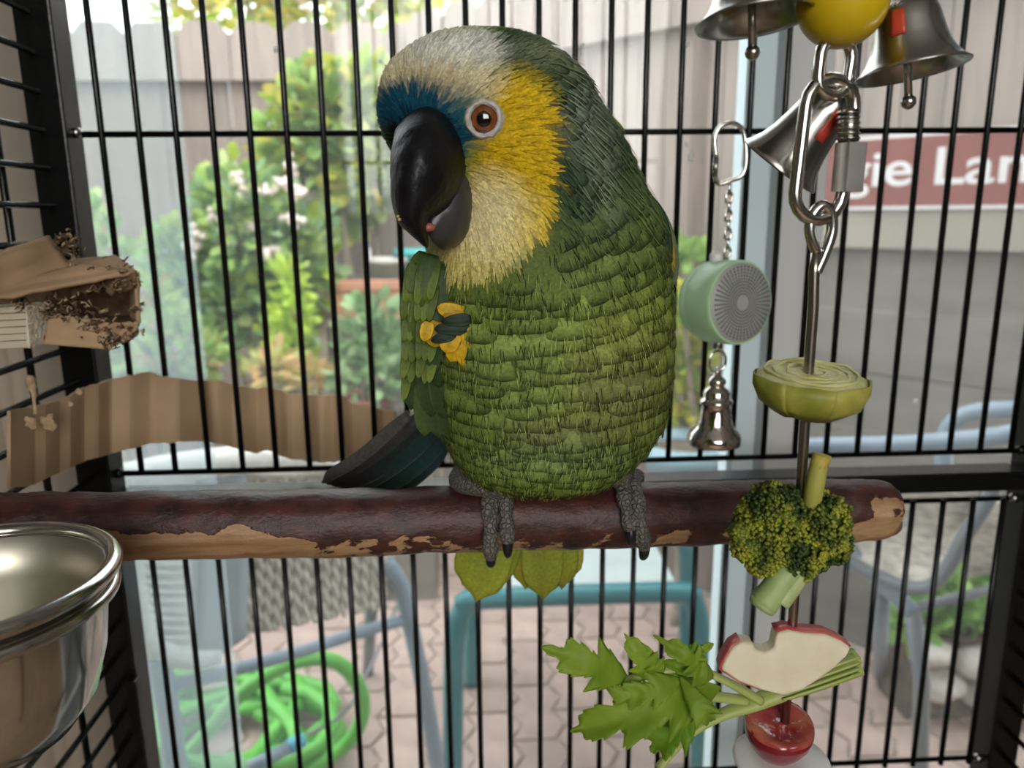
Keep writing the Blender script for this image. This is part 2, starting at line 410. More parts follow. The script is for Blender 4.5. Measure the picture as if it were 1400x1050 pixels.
# right fence left part below ledge
k = 0
a = on_right(575, 300); b = on_right(1040, 300); n = int((b - a).length / 0.15)
for i in range(n):
    p = a.lerp(b, (i + .03) / n); q = a.lerp(b, (i + 0.97) / n)
    poly = [Vector((p.x, p.y, GZ)), Vector((q.x, q.y, GZ)), Vector((q.x, q.y, zl - 0.05)), Vector((p.x, p.y, zl - 0.05))]
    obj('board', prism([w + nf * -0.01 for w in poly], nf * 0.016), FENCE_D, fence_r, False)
# street sign
SIGNR = mat('sign_faded_red', (0.22, 0.070, 0.058), 0.45, var=0.06, vscale=10); SIGNW = mat('sign_white', (0.66, 0.64, 0.64), 0.45)
a = on_right(1020, 284); b = on_right(1560, 284); zt = on_right(1280, 182).z; zb = on_right(1280, 286).z
sign = thing('street_sign', (a + b) / 2, 'faded red street sign with white lettering on the right fence', 'sign')
def signplate(ins, off, th, m, name):
    d = (b - a).normalized() * ins
    P = [a + d, b - d]
    poly = [Vector((P[0].x, P[0].y, zb + ins)), Vector((P[1].x, P[1].y, zb + ins)), Vector((P[1].x, P[1].y, zt - ins)), Vector((P[0].x, P[0].y, zt - ins))]
    return obj(name, prism([p + nf * off for p in poly], nf * th), m, sign, False)
signplate(0, 0.046, 0.004, SIGNW, 'border'); signplate(0.009, 0.050, 0.0008, SIGNR, 'face')
def lettering(body, pa, pb_, zbase, height, off, m, parent):
    cu = bpy.data.curves.new('letters', 'FONT'); cu.body = body; cu.size = 1.0; cu.offset = 0.012
    t = bpy.data.objects.new('letters', cu); COL.objects.link(t); dg = bpy.context.evaluated_depsgraph_get(); dg.update()
    me = bpy.data.meshes.new_from_object(t.evaluated_get(dg)); bpy.data.objects.remove(t)
    co = np.array([v.co[:] for v in me.vertices]); x0, x1 = co[:, 0].min(), co[:, 0].max()
    d = (pb_ - pa); V = []
    for c in co:
        p = pa + d * ((c[0] - x0) / (x1 - x0)) + nf * off; V.append(Vector((p.x, p.y, zbase + c[1] / 0.72 * height)))
    Fc = [tuple(p.vertices) for p in me.polygons]
    o = obj('letters', (V, Fc), m, parent, False); solid(o, 0.0008); return o
zg = on_right(1290, 252).z
lettering('gie Lan', on_right(1163, 250), on_right(1412, 250), zg, on_right(1290, 201).z - zg, 0.0515, SIGNW, sign)

# ------------------------------------------------------------------ planting beyond the glass
def leaf_cloud(blobs, n, size, cols, seed, shape=1.6):
    rs = random.Random(seed); V, Fc, C = [], [], []
    wsum = [b[1] * b[2] for b in blobs]
    for i in range(n):
        c, rx, rz_ = rs.choices(blobs, weights=wsum)[0]
        d = Vector((rs.gauss(0, 1), rs.gauss(0, 1), rs.gauss(0, 1))).normalized() * (rs.random() ** 0.4)
        p = c + Vector((d.x * rx, d.y * min(rx, rz_) * 0.8, d.z * rz_))
        dr = (d + Vector((rs.uniform(-.7, .7), rs.uniform(-.7, .7), rs.uniform(-.3, .9)))).normalized()
        a, bb = frame_of(dr); th = rs.random() * PI * 2; sd = a * math.cos(th) + bb * math.sin(th); nn = dr.cross(sd)
        L = size * rs.uniform(0.7, 1.3); w = L / shape / 2; k = len(V)
        V += [p, p + dr * L * .45 + sd * w + nn * w * .3, p + dr * L * .85 + sd * w * .6, p + dr * L, p + dr * L * .85 - sd * w * .6, p + dr * L * .45 - sd * w + nn * w * .3]
        Fc += [(k, k + 1, k + 2, k + 3), (k, k + 3, k + 4, k + 5)]
        cc = rs.choice(cols); j = rs.uniform(0.8, 1.2); C += [(cc[0] * j, cc[1] * j, cc[2] * j, 1)] * 6
    return (V, Fc), C
LEAFM = mat_col('foliage', 0.5, 60, 0.35, 0.12, 0.4)
STEM = mat('woody_stem', (0.30, 0.24, 0.18), 0.9, var=0.2)
def shrub(name, label, blobs_px, Y, n, size, cols, seed, base_px, stems=3, shape=1.6, zbase=None, flowers=None):
    zb_ = GZ - 0.01 if zbase is None else zbase
    bp = at(base_px, 500, Y); root = Vector((bp.x, Y, zb_))
    t = thing(name, root, label, 'plant')
    blobs = []
    for (px, py, rx, ry) in blobs_px:
        blobs.append((at(px, py, Y + random.uniform(-.06, .06)), rx * mpp(Y), ry * mpp(Y)))
    vf, C = leaf_cloud(blobs, n, size, cols, seed, shape)
    o = obj('foliage', vf, LEAFM, t, True, False, C); o['kind'] = 'stuff'
    st = []
    for i, (c, rx, rz_) in enumerate(blobs):
        st.append(tube(smooth_path([root + Vector((random.uniform(-.03, .03), 0, 0)), root.lerp(c, .5) + Vector((random.uniform(-.05, .05), 0.02, 0)), c], 5), [0.016, 0.012, 0.006], 6))
    obj('stem', join(*st), STEM, t)
    if flowers:
        V, Fc, = [], []
        fl = []
        for (px, py) in flowers:
            c = at(px, py, Y - 0.10)
            for q in range(9): fl.append(ico(c + Vector((random.gauss(0, .014), random.gauss(0, .012), random.gauss(0, .012))), 0.013, 1))
        f = obj('flower_cluster', join(*fl), FLOW, t); f['kind'] = 'stuff'
    return t
FLOW = mat('pale_pink_blossom', (0.92, 0.80, 0.76), 0.7, var=0.1, trans=0.3)
G1 = [(0.26, 0.42, 0.10), (0.36, 0.52, 0.15), (0.20, 0.34, 0.09), (0.46, 0.56, 0.20)]
GY = [(0.38, 0.48, 0.05), (0.50, 0.52, 0.06), (0.25, 0.38, 0.05), (0.52, 0.44, 0.09)]
GB = [(0.24, 0.38, 0.18), (0.34, 0.48, 0.26), (0.18, 0.30, 0.13)]
shrub('jade_shrub', 'leafy green jade shrub with pale pink blossoms by the fence', [(330, 300, 60, 70), (290, 400, 70, 60), (400, 360, 55, 80), (360, 430, 70, 60), (250, 350, 45, 45)], 2.75, 1800, 0.066, G1 + GB + GY[:1], 1, 350,
      flowers=[(318, 242), (330, 258), (290, 300), (272, 318), (360, 262), (395, 225), (385, 250), (400, 300), (345, 310), (310, 330), (262, 340), (372, 342), (405, 262)])
shrub('jade_shrub', 'yellow-green bushy shrub whose top rises beside the parrot head', [(455, 150, 65, 45), (510, 150, 45, 50), (440, 200, 60, 45), (510, 230, 50, 45), (470, 290, 25, 25), (395, 200, 40, 25)], 3.05, 1700, 0.085, GY + G1, 2, 480)
shrub('low_shrub', 'pale green low plants seen through the hazy glass at left', [(180, 440, 60, 60), (240, 480, 60, 50), (130, 320, 35, 40), (125, 380, 30, 30), (200, 530, 70, 40)], 2.5, 800, 0.058, G1 + [(0.45, 0.30, 0.15)], 3, 190)
shrub('spike_plant', 'bright yellow-green upright spike plant in front of the jade shrub', [(397, 385, 14, 26), (398, 430, 20, 30), (398, 475, 22, 30)], 2.55, 260, 0.058, [(0.55, 0.70, 0.10), (0.45, 0.62, 0.10)], 4, 398, shape=2.6)
shrub('succulent_rosette', 'peach-tinged succulent rosettes above the cardboard strip', [(370, 508, 26, 14), (420, 515, 30, 12), (385, 490, 20, 10)], 2.4, 120, 0.062, [(0.75, 0.48, 0.24), (0.70, 0.60, 0.25), (0.55, 0.58, 0.25)], 5, 395, shape=2.2)
shrub('potted_jade', 'fresh green jade plant above the small red pot', [(510, 450, 40, 40), (500, 500, 45, 40), (540, 500, 45, 45)], 2.45, 420, 0.055, GB + [(0.38, 0.52, 0.28)], 6, 520)
shrub('leafy_plant', 'yellow-green leafy plant beside the chrome bell', [(940, 490, 26, 26), (935, 545, 24, 28), (960, 460, 15, 18), (935, 420, 16, 20)], 2.15, 260, 0.055, GY + [(0.55, 0.50, 0.08)], 8, 942)
shrub('leafy_plant', 'small green plant above the mint green toy', [(940, 350, 26, 10), (925, 340, 12, 10)], 2.3, 120, 0.045, [(0.30, 0.48, 0.12), (0.36, 0.52, 0.16)], 9, 940)
shrub('ground_plant', 'low green plants on the ground under the right chair', [(1330, 830, 45, 34), (1385, 805, 35, 30), (1290, 815, 40, 34), (1370, 860, 40, 25), (1260, 850, 30, 26), (1310, 865, 40, 16)], 1.72, 900, 0.05, [(0.16, 0.34, 0.06), (0.24, 0.44, 0.10), (0.32, 0.52, 0.14)], 10, 1330, zbase=-1.02)
shrub('background_tree', 'sunlit yellow-green trees above the back fence', [(260, 10, 40, 26), (340, 0, 60, 32), (420, 10, 60, 30), (500, 0, 60, 34), (560, 10, 50, 34), (330, -60, 90, 40), (480, -60, 110, 40)], 4.9, 1100, 0.12, GY + [(0.50, 0.46, 0.16), (0.30, 0.42, 0.12), (0.60, 0.50, 0.35)], 11, 420)
TERRA = mat('terracotta', (0.50, 0.24, 0.15), 0.8, var=0.1, vscale=12)
def planter(name, label, x0, x1, y0, y1, Y, dep, m):
    a = at(x0, y0, Y); b = at(x1, y1, Y); tp = 0.03 * abs(b.x - a.x)
    rim = (a.z - b.z) * 0.28
    t = thing(name, (0.5 * (a.x + b.x), Y + dep / 2, b.z), label, 'planter')
    V = [(a.x + tp, Y + .01, b.z), (b.x - tp, Y + .01, b.z), (b.x - tp, Y + dep - .01, b.z), (a.x + tp, Y + dep - .01, b.z), (a.x, Y, a.z - rim), (b.x, Y, a.z - rim), (b.x, Y + dep, a.z - rim), (a.x, Y + dep, a.z - rim)]
    bevel(obj('body', (V, box((0, 0, 0), (1, 1, 1))[1]), m, t, False), 0.004)
    bevel(obj('rim', box((a.x - .008, Y - .008, a.z - rim), (b.x + .008, Y + dep + .008, a.z)), m, t, False), 0.005)
    obj('soil', box((a.x + .01, Y + .01, a.z - .005), (b.x - .01, Y + dep - .01, a.z + .003)), SOIL, t, False)
    return t
# tiered timber ledge that carries the pots
LEDGE = mat('timber_ledge', (0.30, 0.25, 0.2), 0.9, var=0.2)
lt = at(500, 434, 2.8); 
lg = thing('plant_stand', (lt.x, 2.9, GZ), 'weathered timber plant stand carrying the terracotta planter', 'plant stand')
bevel(obj('top', box((at(430, 434, 2.8).x, 2.78, lt.z - .03), (at(600, 434, 2.8).x, 3.1, lt.z)), LEDGE, lg, False), .003)
for qx in (440, 590):
    for qy in (2.8, 3.07):
        x_ = at(qx, 434, 2.8).x; obj('leg', box((x_ - .015, qy - .015, GZ - .012), (x_ + .015, qy + .015, lt.z - .03)), LEDGE, lg, False)
planter('terracotta_planter', 'rectangular terracotta planter on the stand behind the bars', 444, 572, 384, 434, 2.8, 0.26, TERRA)
pr = thing('potted_pot', (0, 0, 0), 'x', 'x') if False else None
def round_pot(name, label, px, py_top, py_bot, rpx, Y, m, soil=True, zb_=None, rim=1.0):
    c = at(px, py_bot, Y); tp = at(px, py_top, Y); h = tp.z - c.z; r = rpx * mpp(Y)
    t = thing(name, c, label, 'pot')
    M = Matrix.Translation(c)
    obj('body', lathe([(1e-4, 0), (r * .72, 0), (r * .95, h * .75), (r * 1.05, h * .76), (r * 1.07, h), (r * .93, h), (r * .9, h * .8)], 28, M), m, t)
    if soil: obj('soil', lathe([(r * .92, h * .86), (1e-4, h * .88)], 20, M), SOIL, t)
    return t
REDPOT = mat('red_clay_pot', (0.48, 0.17, 0.11), 0.7, var=0.1); WPOT = mat('pale_stone_pot', (0.55, 0.53, 0.5), 0.7, var=0.08); TPOT = mat('teal_glazed_pot', (0.05, 0.36, 0.36), 0.3)
gzp = at(508, 548, 2.5)
rp_ = thing('pot_plinth', (gzp.x, 2.5, GZ), 'grey block under the small red pot', 'block')
bevel(obj('block', box((gzp.x - .2, 2.36, GZ - .012), (gzp.x + .2, 2.66, at(508, 570, 2.5).z)), PLANKG, rp_, False), .006)
round_pot('red_pot', 'small red clay pot peeking above the cardboard strip', 505, 540, 570, 34, 2.5, REDPOT)
round_pot('stone_pot', 'pale stone pot standing on the terracotta planter stand', 530, 352, 384, 28, 2.93, WPOT)
round_pot('teal_pot', 'teal glazed pot half hidden by the parrot wing', 568, 340, 384, 26, 2.97, TPOT)
round_pot('blue_tub', 'blue-grey plastic tub below the chrome bell', 935, 602, 700, 62, 2.05, mat('blue_plastic_tub', (0.30, 0.45, 0.52), 0.4))

# ------------------------------------------------------------------ patio furniture
TUBE = mat('blue_grey_tube', (0.22, 0.28, 0.34), 0.4, var=0.06); TUBED = mat('dark_grey_tube', (0.17, 0.18, 0.20), 0.4)
TEAL = mat('teal_painted_metal', (0.01, 0.15, 0.17), 0.35, var=0.06); CREAM = mat('cream_woven_fabric', (0.86, 0.83, 0.76), 0.85, var=0.1, vscale=80, bump=0.6, bscale=150)
ROPE = mat('beige_rope', (0.60, 0.55, 0.47), 0.9, var=0.15, vscale=100); REFL = mat('grey_blue_reflection', (0.40, 0.46, 0.50), 0.7)
MESHF = mat('taupe_mesh_fabric', (0.56, 0.51, 0.44), 0.8, var=0.3, vscale=120, bump=0.8, bscale=120, stretch=(.35, .35, 1))
PALEG = mat('frosted_pale_top', (0.42, 0.48, 0.47), 0.2, var=0.05)
# teal side table
tt = thing('side_table', atz(790, 1060, GZ) + Vector((0, .2, 0)), 'teal tubular metal side table with a pale top', 'table')
zr = at(780, 815, 1.5).z
def uframe(pl, pr_, pb, Y, zrail, nm):
    xl, xr = at(pl, 820, Y).x, at(pr_, 820, Y).x; r = 0.022; c = 0.07
    pts = [Vector((xl - .01, Y, GZ)), Vector((xl, Y, zrail - c - .08)), Vector((xl + .008, Y, zrail - c)), Vector((xl + c * .35, Y, zrail - c * .25)), Vector((xl + c, Y, zrail)), Vector((xr - c, Y, zrail)), Vector((xr - c * .35, Y, zrail - c * .25)), Vector((xr - .008, Y, zrail - c)), Vector((xr, Y, zrail - c - .08)), Vector((xr + .01, Y, GZ))]
    obj(nm, tube(smooth_path(pts, 6), r, 12), TEAL, tt)
    return xl, xr
xl, xr = uframe(618, 962, 0, 1.5, zr, 'leg_frame')
uframe(648, 938, 0, 1.88, zr, 'leg_frame')
for x_ in (xl + .07, xr - .07): obj('side_rail', tube([(x_, 1.5, zr), (x_, 1.88, zr)], .018, 10), TEAL, tt)
bevel(obj('top', box((xl + .06, 1.51, zr + .012), (xr - .06, 1.87, zr + .024)), PALEG, tt, False), .004)
# left rope chair
lc = thing('rope_chair', atz(400, 1100, GZ), 'beige rope-woven patio chair with blue-grey tube frame', 'chair')
def lcY(px): return np.interp(px, [180, 340, 600], [1.12, 1.22, 1.42])
def lp(px, py): return at(px, py, float(lcY(px)))
rows = []
for v in np.linspace(0, 1, 14):
    row = []
    for px in np.linspace(182, 268, 9):
        bot = np.interp(px, [182, 205, 235, 268], [850, 885, 892, 896]); y = 640 + (bot - 640) * v
        p = lp(px, y); p.y += 0.02 * math.sin(v * PI) ; row.append(p)
    rows.append(row)
solid(obj('back_fabric', grid(rows), CREAM, lc), .02)
for k in range(16):
    y = 690 + k * 12.5; 
    obj('rib', tube([lp(px, y + (px - 190) * .03) + Vector((0, -.012, 0)) for px in np.linspace(192, 264, 6)], .0045, 6), CREAM, lc)
obj('hem', tube(smooth_path([lp(190, 660), lp(186, 780), lp(196, 850), lp(215, 884), lp(262, 898), lp(300, 893)], 5), [.012, .016, .02, .022, .022, .018], 10), CREAM, lc)
rows = [[lp(px, 640 + (np.interp(px, [265, 300, 335], [893, 893, 868]) - 640) * v) + Vector((0, -.004 + .015 * math.sin(v * PI), 0)) for px in np.linspace(266, 336, 6)] for v in np.linspace(0, 1, 10)]
solid(obj('reflection_panel', grid(rows), REFL, lc), .02)  # grey-blue panel paints a reflection across the chair
for i, px in enumerate(np.linspace(338, 524, 15)):
    bot = np.interp(px, [330, 524], [868, 828]); c0 = lp(px, 652); c1 = lp(px, bot)
    n = 46; st = []
    for s_ in (0, PI):
        pts = []
        for k in range(n + 1):
            t = k / n; th = t * 30 + s_ + i; p = c0.lerp(c1, t); p.y += .02 * math.sin(t * PI) - 0.006
            pts.append(p + Vector((math.cos(th) * .0045, math.sin(th) * .0045, 0)))
        st.append(tube(pts, .0055, 5))
    obj('rope_strand', join(*st), ROPE, lc)
rows = [[lp(px, 652 + (np.interp(px, [330, 524], [862, 824]) - 652) * v) + Vector((0, .012 + .02 * math.sin(v * PI), 0)) for px in (332, 400, 470, 535)] for v in np.linspace(0, 1, 8)]
solid(obj('seat_backing', grid(rows), ROPE, lc), .008)
obj('top_roll', tube(smooth_path([lp(170, 655), lp(260, 637), lp(360, 628), lp(450, 632), lp(540, 650)], 6), .024, 12), CREAM, lc)
obj('frame_leg', tube([lp(212, 870), lp(228, 960), Vector((lp(248, 1060).x, lp(248, 1060).y, GZ))], .0185, 12), TUBE, lc)
obj('frame_leg', tube(smooth_path([lp(528, 770), lp(548, 800), lp(560, 850), lp(583, 960), Vector((lp(604, 1060).x, 1.44, GZ))], 5), .0165, 12), TUBE, lc)
obj('cross_bar', tube(smooth_path([lp(228, 938), lp(330, 913), lp(420, 888), lp(500, 862), lp(560, 846)], 4), .0115, 10), TUBE, lc)
obj('rear_leg', tube([at(508, 820, 1.72), atz(503, 920, GZ)], .016, 10), TUBED, lc)
obj('rear_leg', tube([at(250, 800, 1.75), atz(246, 925, GZ)], .016, 10), TUBED, lc)
obj('seat_bar', tube([lp(540, 790), at(508, 820, 1.72), at(250, 820, 1.75), lp(212, 870)], .012, 8), TUBED, lc)
# right mesh chair
rc = thing('mesh_chair', atz(1330, 1080, GZ), 'taupe mesh patio chair with blue-grey armrests at right', 'chair')
def rcY(px): return float(np.interp(px, [1120, 1400], [1.28, 1.05]))
def rpt(px, py, dy=0): return at(px, py, rcY(px) + dy)
rows = []
for v in np.linspace(0, 1, 14):
    row = []
    for u in np.linspace(0, 1, 14):
        top = Vector((1120 + 240 * u, 664, 0)); bot = Vector((1128 + 186 * u, np.interp(u, [0, .35, .7, .85, 1], [748, 786, 804, 794, 740]), 0))
        p = top.lerp(bot, v); row.append(rpt(p.x, p.y, .04 * math.sin(v * PI)))
    rows.append(row)
solid(obj('seat_sling', grid(rows), MESHF, rc), .01)
rows = [[rpt(px, py0 + (py1 - py0) * v, .10 + .05 * v) for px, py0, py1 in ((1318, 690, 788), (1380, 685, 776), (1450, 680, 765), (1540, 675, 750))] for v in np.linspace(0, 1, 5)]
solid(obj('back_sling', grid(rows), MESHF, rc), .01)
obj('sling_edge', tube(smooth_path([rpt(1128, 748), rpt(1200, 788), rpt(1262, 804), rpt(1294, 778), rpt(1318, 735), rpt(1346, 692), rpt(1362, 655)], 5), .012, 10), TUBED, rc)
obj('armrest', tube(smooth_path([rpt(1040, 612), rpt(1130, 609), rpt(1230, 607), rpt(1330, 600), rpt(1400, 590), rpt(1500, 570)], 4), .0145, 12), TUBE, rc)
obj('armrest', tube(smooth_path([rpt(1290, 640, .25), rpt(1292, 600, .25), rpt(1306, 575, .25), rpt(1340, 562, .25), rpt(1400, 560, .25), rpt(1500, 556, .25)], 5), .016, 12), TUBE, rc)
obj('leg', tube([rpt(1247, 832, .02), rpt(1260, 930, .02), Vector((rpt(1276, 1060).x, rpt(1276, 1060).y, GZ))], .014, 10), TUBED, rc)
obj('side_tube', tube(smooth_path([rpt(1150, 740, .02), rpt(1200, 790, .02), rpt(1247, 836, .02)], 5), .015, 10), TUBE, rc)
obj('leg', tube([rpt(1205, 800, .05), atz(1203, 925, GZ)], .016, 10), TUBE, rc)
obj('stretcher', tube([rpt(1247, 832, .02), rpt(1320, 814, .12), rpt(1470, 780, .2)], .0095, 10), TUBED, rc)
obj('leg', tube([rpt(1470, 760, .1), atz(1475, 930, GZ)], .016, 10), TUBED, rc)
STONE = mat('pale_garden_stone', (0.5, 0.46, 0.42), 0.9, var=0.15, vscale=30, bump=0.5)
ledge = struct('garden_bed_edge', box((at(1240, 900, 1.68).x, 1.66, GZ - .01), (at(1560, 900, 1.68).x, 1.80, -1.03)), SOIL)
SL = ['upper left', 'upper middle', 'upper right', 'lower left', 'lower middle', 'lower right']
for i, (px, py, rx, rz_) in enumerate(((1275, 893, 34, 20), (1333, 905, 36, 24), (1392, 900, 34, 22), (1285, 935, 38, 24), (1345, 948, 36, 24), (1400, 945, 34, 24))):
    c = at(px, py, 1.63); k9 = mpp(1.63); v9, f9 = ico(c, 1.0, 3, (rx * k9, .05, rz_ * k9)); v9 = [v + (v - c).normalized() * .010 * nz(v, 22) for v in v9]
    tag(obj('edging_stone', (v9, f9), STONE), 'pale rough edging stone, ' + SL[i] + ' one under the right chair', 'stone', 'edging stones under the right chair')
# garden hose
HOSE = mat('green_hose', (0.12, 0.46, 0.06), 0.4, var=0.1, vscale=30)
hs = thing('garden_hose', atz(330, 1040, GZ), 'bright green garden hose coiled on the pavers', 'hose')
ho = atz(330, 1020, GZ + .03); pts = []
for k in range(150):
    t = k / 150; th = k * 0.30; R_ = 0.19 + 0.07 * math.sin(k * .53) ; pts.append(Vector((ho.x - 0.05 + math.cos(th) * R_ * 1.1, ho.y + math.sin(th) * R_ * 0.9, GZ + 0.012 + 0.10 * t + .008 * math.sin(k * .9))))
obj('coil', tube(pts, .017, 8), HOSE, hs)
hY = 1.42
lo = [at(x, y, hY + dy) for x, y, dy in ((250, 1040, .1), (285, 1000, .05), (330, 948, 0), (380, 915, 0), (430, 900, 0), (470, 912, .02), (495, 950, .05), (492, 990, .08), (465, 1025, .1), (420, 1052, .08), (380, 1075, .08))]
obj('loop', tube(smooth_path(lo, 6), .0155, 10), HOSE, hs)
wd = thing('spray_wand', atz(380, 1040, GZ), 'grey spray wand with blue collar lying on the hose', 'hose nozzle')
obj('handle', tube([at(340, 1050, 1.30), at(395, 1022, 1.36)], .013, 10), TUBE, wd)
obj('collar', tube([at(395, 1022, 1.36), at(415, 1010, 1.38)], .015, 10), mat('blue_collar', (0.10, 0.42, 0.60), 0.4), wd)
cb = obj('thin_cable', tube(smooth_path([at(420, 1005, 1.38), at(470, 975, 1.45), at(500, 925, 1.55), at(530, 860, 1.65), at(545, 820, 1.7)], 6), .004, 6), TUBED)
tag(cb, 'thin dark cable rising from the spray wand', 'cable')

# ------------------------------------------------------------------ the cage
YB = 0.559; S_ = 0.0245; X0 = -0.24552; BR = 0.00215
ZTOP = 0.34
cage = thing('bird_cage', (0.08, 0.4, FZ), 'black powder-coated wire bird cage with square corner posts', 'cage')
def cyl_mesh(name, L, r, seg=10):
    v, f = tube([(0, 0, 0), (0, 0, L)], r, seg); me = mesh_of(name, v, f); recalc(me)
    me.materials.append(BLACK); return me
zW1, zW2, zW3 = 0.05395, -0.18615, -0.22574; zW4 = at(1300, 1039, YB).z
up = cyl_mesh('bar', ZTOP - zW2 + 0.002, BR); lowm = cyl_mesh('bar', zW3 - zW4 + 0.004, BR)
pxl = at(90, 182, YB - .013).x; pxr = at(1366, 950, YB - .013).x; PT = 0.024
NB = int((pxr - X0) / S_)
for k in range(0, NB + 1):
    x = X0 + k * S_
    if x > pxr - .008: break
    inst('bar', up, (x, YB - .002, zW2), cage); inst('bar', lowm, (x, YB - .002, zW4 - .002), cage)
for z in (zW1, zW2, zW3, zW4):
    obj('cross_wire', tube([(pxl, YB + .002, z), (pxr, YB + .002, z)], BR, 10), BLACK, cage)
    for x in (pxl + .001, pxr - .001): obj('weld_nub', ico((x, YB + .000, z + .001), .0038, 2), STEELD if z != zW2 else BLACK, cage)
def post(x0, x1, y0, y1, z0, z1, name): return bevel(obj(name, box((x0, y0, z0), (x1, y1, z1)), BLACK, cage, False), .0015)
post(pxl - PT, pxl, YB - .013, YB + .011, FZ, ZTOP + .02, 'corner_post')
post(pxr, pxr + PT, YB - .013, YB + .011, FZ, ZTOP + .02, 'corner_post')
zr1 = at(1300, 648, YB - .011).z; zr0 = at(1300, 674, YB - .011).z
post(pxl, pxr, YB - .011, YB + .013, zr0, zr1, 'middle_rail')
post(pxl, pxr, YB - .013, YB + .011, ZTOP, ZTOP + .02, 'top_rail')
post(pxl, pxr, YB - .013, YB + .011, zW4 - .05, zW4 - .03, 'bottom_rail')
# left and right side walls: horizontal wires running towards the viewer
XLW = pxl - PT * 0.6; XRW = pxr + PT * .5; YF = 0.02
side = cyl_mesh('side_wire', YB - .013 - YF + .004, BR)
ys = [at(60, y, YB - .013).z for y in (14.6, 71.6, 124, 177, 228, 281)]; sp = (ys[0] - ys[-1]) / 5
zz = ys[0] + sp * 5
while zz > zW4 - .03:
    inst('side_wire', side, (XLW, YF, zz), cage, (-PI / 2, 0, 0)); inst('side_wire', side, (XRW, YF, zz), cage, (-PI / 2, 0, 0)); zz -= sp
sv = cyl_mesh('side_upright', ZTOP - zW4, BR * 1.1)
for xx, s in ((XLW - .004, -1), (XRW + .004, 1)):
    for yy in (0.50, 0.40, 0.28, 0.16, 0.04): inst('side_upright', sv, (xx, yy, zW4), cage)
for xx in (XLW, XRW):
    post(xx - .012, xx + .012, YF - .02, YF, FZ, ZTOP + .02, 'corner_post')
    post(xx - .010, xx + .010, YF, YB - .013, ZTOP, ZTOP + .02, 'top_rail')
    post(xx - .010, xx + .010, YF, YB - .013, zW4 - .05, zW4 - .03, 'bottom_rail')
roof = cyl_mesh('roof_wire', YB - YF, BR)
for k in range(0, NB + 1, 1): inst('roof_wire', roof, (X0 + k * S_, YF - .01, ZTOP + .012), cage, (-PI / 2, 0, 0))
# a latch plate low on the left post
bevel(obj('latch_plate', box((pxl - .004, YB - .022, at(150, 1000, .54).z), (pxl + .004, YB - .013, at(150, 930, .54).z)), BLACK, cage, False), .001)

# ------------------------------------------------------------------ perch
def perch_mat():
    m = bpy.data.materials.new('peeling_bark'); m.use_nodes = True; nt = m.node_tree; N = nt.nodes; L = nt.links
    b = N['Principled BSDF']; b.inputs['Roughness'].default_value = 0.36
    a = N.new('ShaderNodeAttribute'); a.attribute_name = 'Col'      # red channel: bias of peeling
    tc = N.new('ShaderNodeTexCoord'); mp = N.new('ShaderNodeMapping'); mp.inputs['Scale'].default_value = (0.7, 1, 1); L.new(tc.outputs['Object'], mp.inputs['Vector'])
    n1 = N.new('ShaderNodeTexNoise'); n1.inputs['Scale'].default_value = 75; n1.inputs['Detail'].default_value = 7; n1.inputs['Roughness'].default_value = 0.62; L.new(mp.outputs[0], n1.inputs['Vector'])
    sep = N.new('ShaderNodeSeparateColor'); L.new(a.outputs['Color'], sep.inputs[0])
    ad = N.new('ShaderNodeMath'); ad.operation = 'ADD'; L.new(n1.outputs['Fac'], ad.inputs[0]); L.new(sep.outputs[0], ad.inputs[1])
    rp = N.new('ShaderNodeValToRGB'); rp.color_ramp.elements[0].position = 0.60; rp.color_ramp.elements[1].position = 0.62; L.new(ad.outputs[0], rp.inputs['Fac'])
    n2 = N.new('ShaderNodeTexNoise'); n2.inputs['Scale'].default_value = 110; n2.inputs['Detail'].default_value = 10; n2.inputs['Roughness'].default_value = .65; L.new(mp.outputs[0], n2.inputs['Vector'])
    bark = N.new('ShaderNodeValToRGB'); e = bark.color_ramp.elements; e[0].position = .3; e[1].position = .7; e[0].color = (0.010, 0.004, 0.004, 1); e[1].color = (0.105, 0.030, 0.022, 1); L.new(n2.outputs['Fac'], bark.inputs['Fac'])
    m2 = N.new('ShaderNodeMapping'); m2.inputs['Scale'].default_value = (3, 40, 40); L.new(tc.outputs['Object'], m2.inputs['Vector'])
    n3 = N.new('ShaderNodeTexNoise'); n3.inputs['Scale'].default_value = 6; n3.inputs['Detail'].default_value = 6; L.new(m2.outputs[0], n3.inputs['Vector'])
    wood = N.new('ShaderNodeValToRGB'); e = wood.color_ramp.elements; e[0].position = .3; e[1].position = .75; e[0].color = (0.26, 0.13, 0.055, 1); e[1].color = (0.55, 0.35, 0.19, 1); L.new(n3.outputs['Fac'], wood.inputs['Fac'])
    mx = N.new('ShaderNodeMix'); mx.data_type = 'RGBA'; L.new(rp.outputs['Color'], mx.inputs[0]); L.new(bark.outputs[0], mx.inputs[6]); L.new(wood.outputs[0], mx.inputs[7])
    L.new(mx.outputs[2], b.inputs['Base Color'])
    inv = N.new('ShaderNodeMath'); inv.operation = 'SUBTRACT'; inv.inputs[0].default_value = 1; L.new(rp.outputs['Color'], inv.inputs[1])
    hh = N.new('ShaderNodeMath'); hh.operation = 'ADD'; L.new(inv.outputs[0], hh.inputs[0]); L.new(n2.outputs['Fac'], hh.inputs[1])
    bp = N.new('ShaderNodeBump'); bp.inputs['Strength'].default_value = .8; bp.inputs['Distance'].default_value = .0016; L.new(hh.outputs[0], bp.inputs['Height']); L.new(bp.outputs[0], b.inputs['Normal'])
    return m
pc = [(-200, 722, .342), (0, 722, .348), (130, 719, .353), (450, 714.5, .358), (700, 708, .364), (900, 702.5, .369), (1100, 699, .374), (1193, 697, .377), (1204, 697, .3775), (1209, 697, .378)]
pp = [at(*p) for p in pc]; pp[0].x = XLW + .004
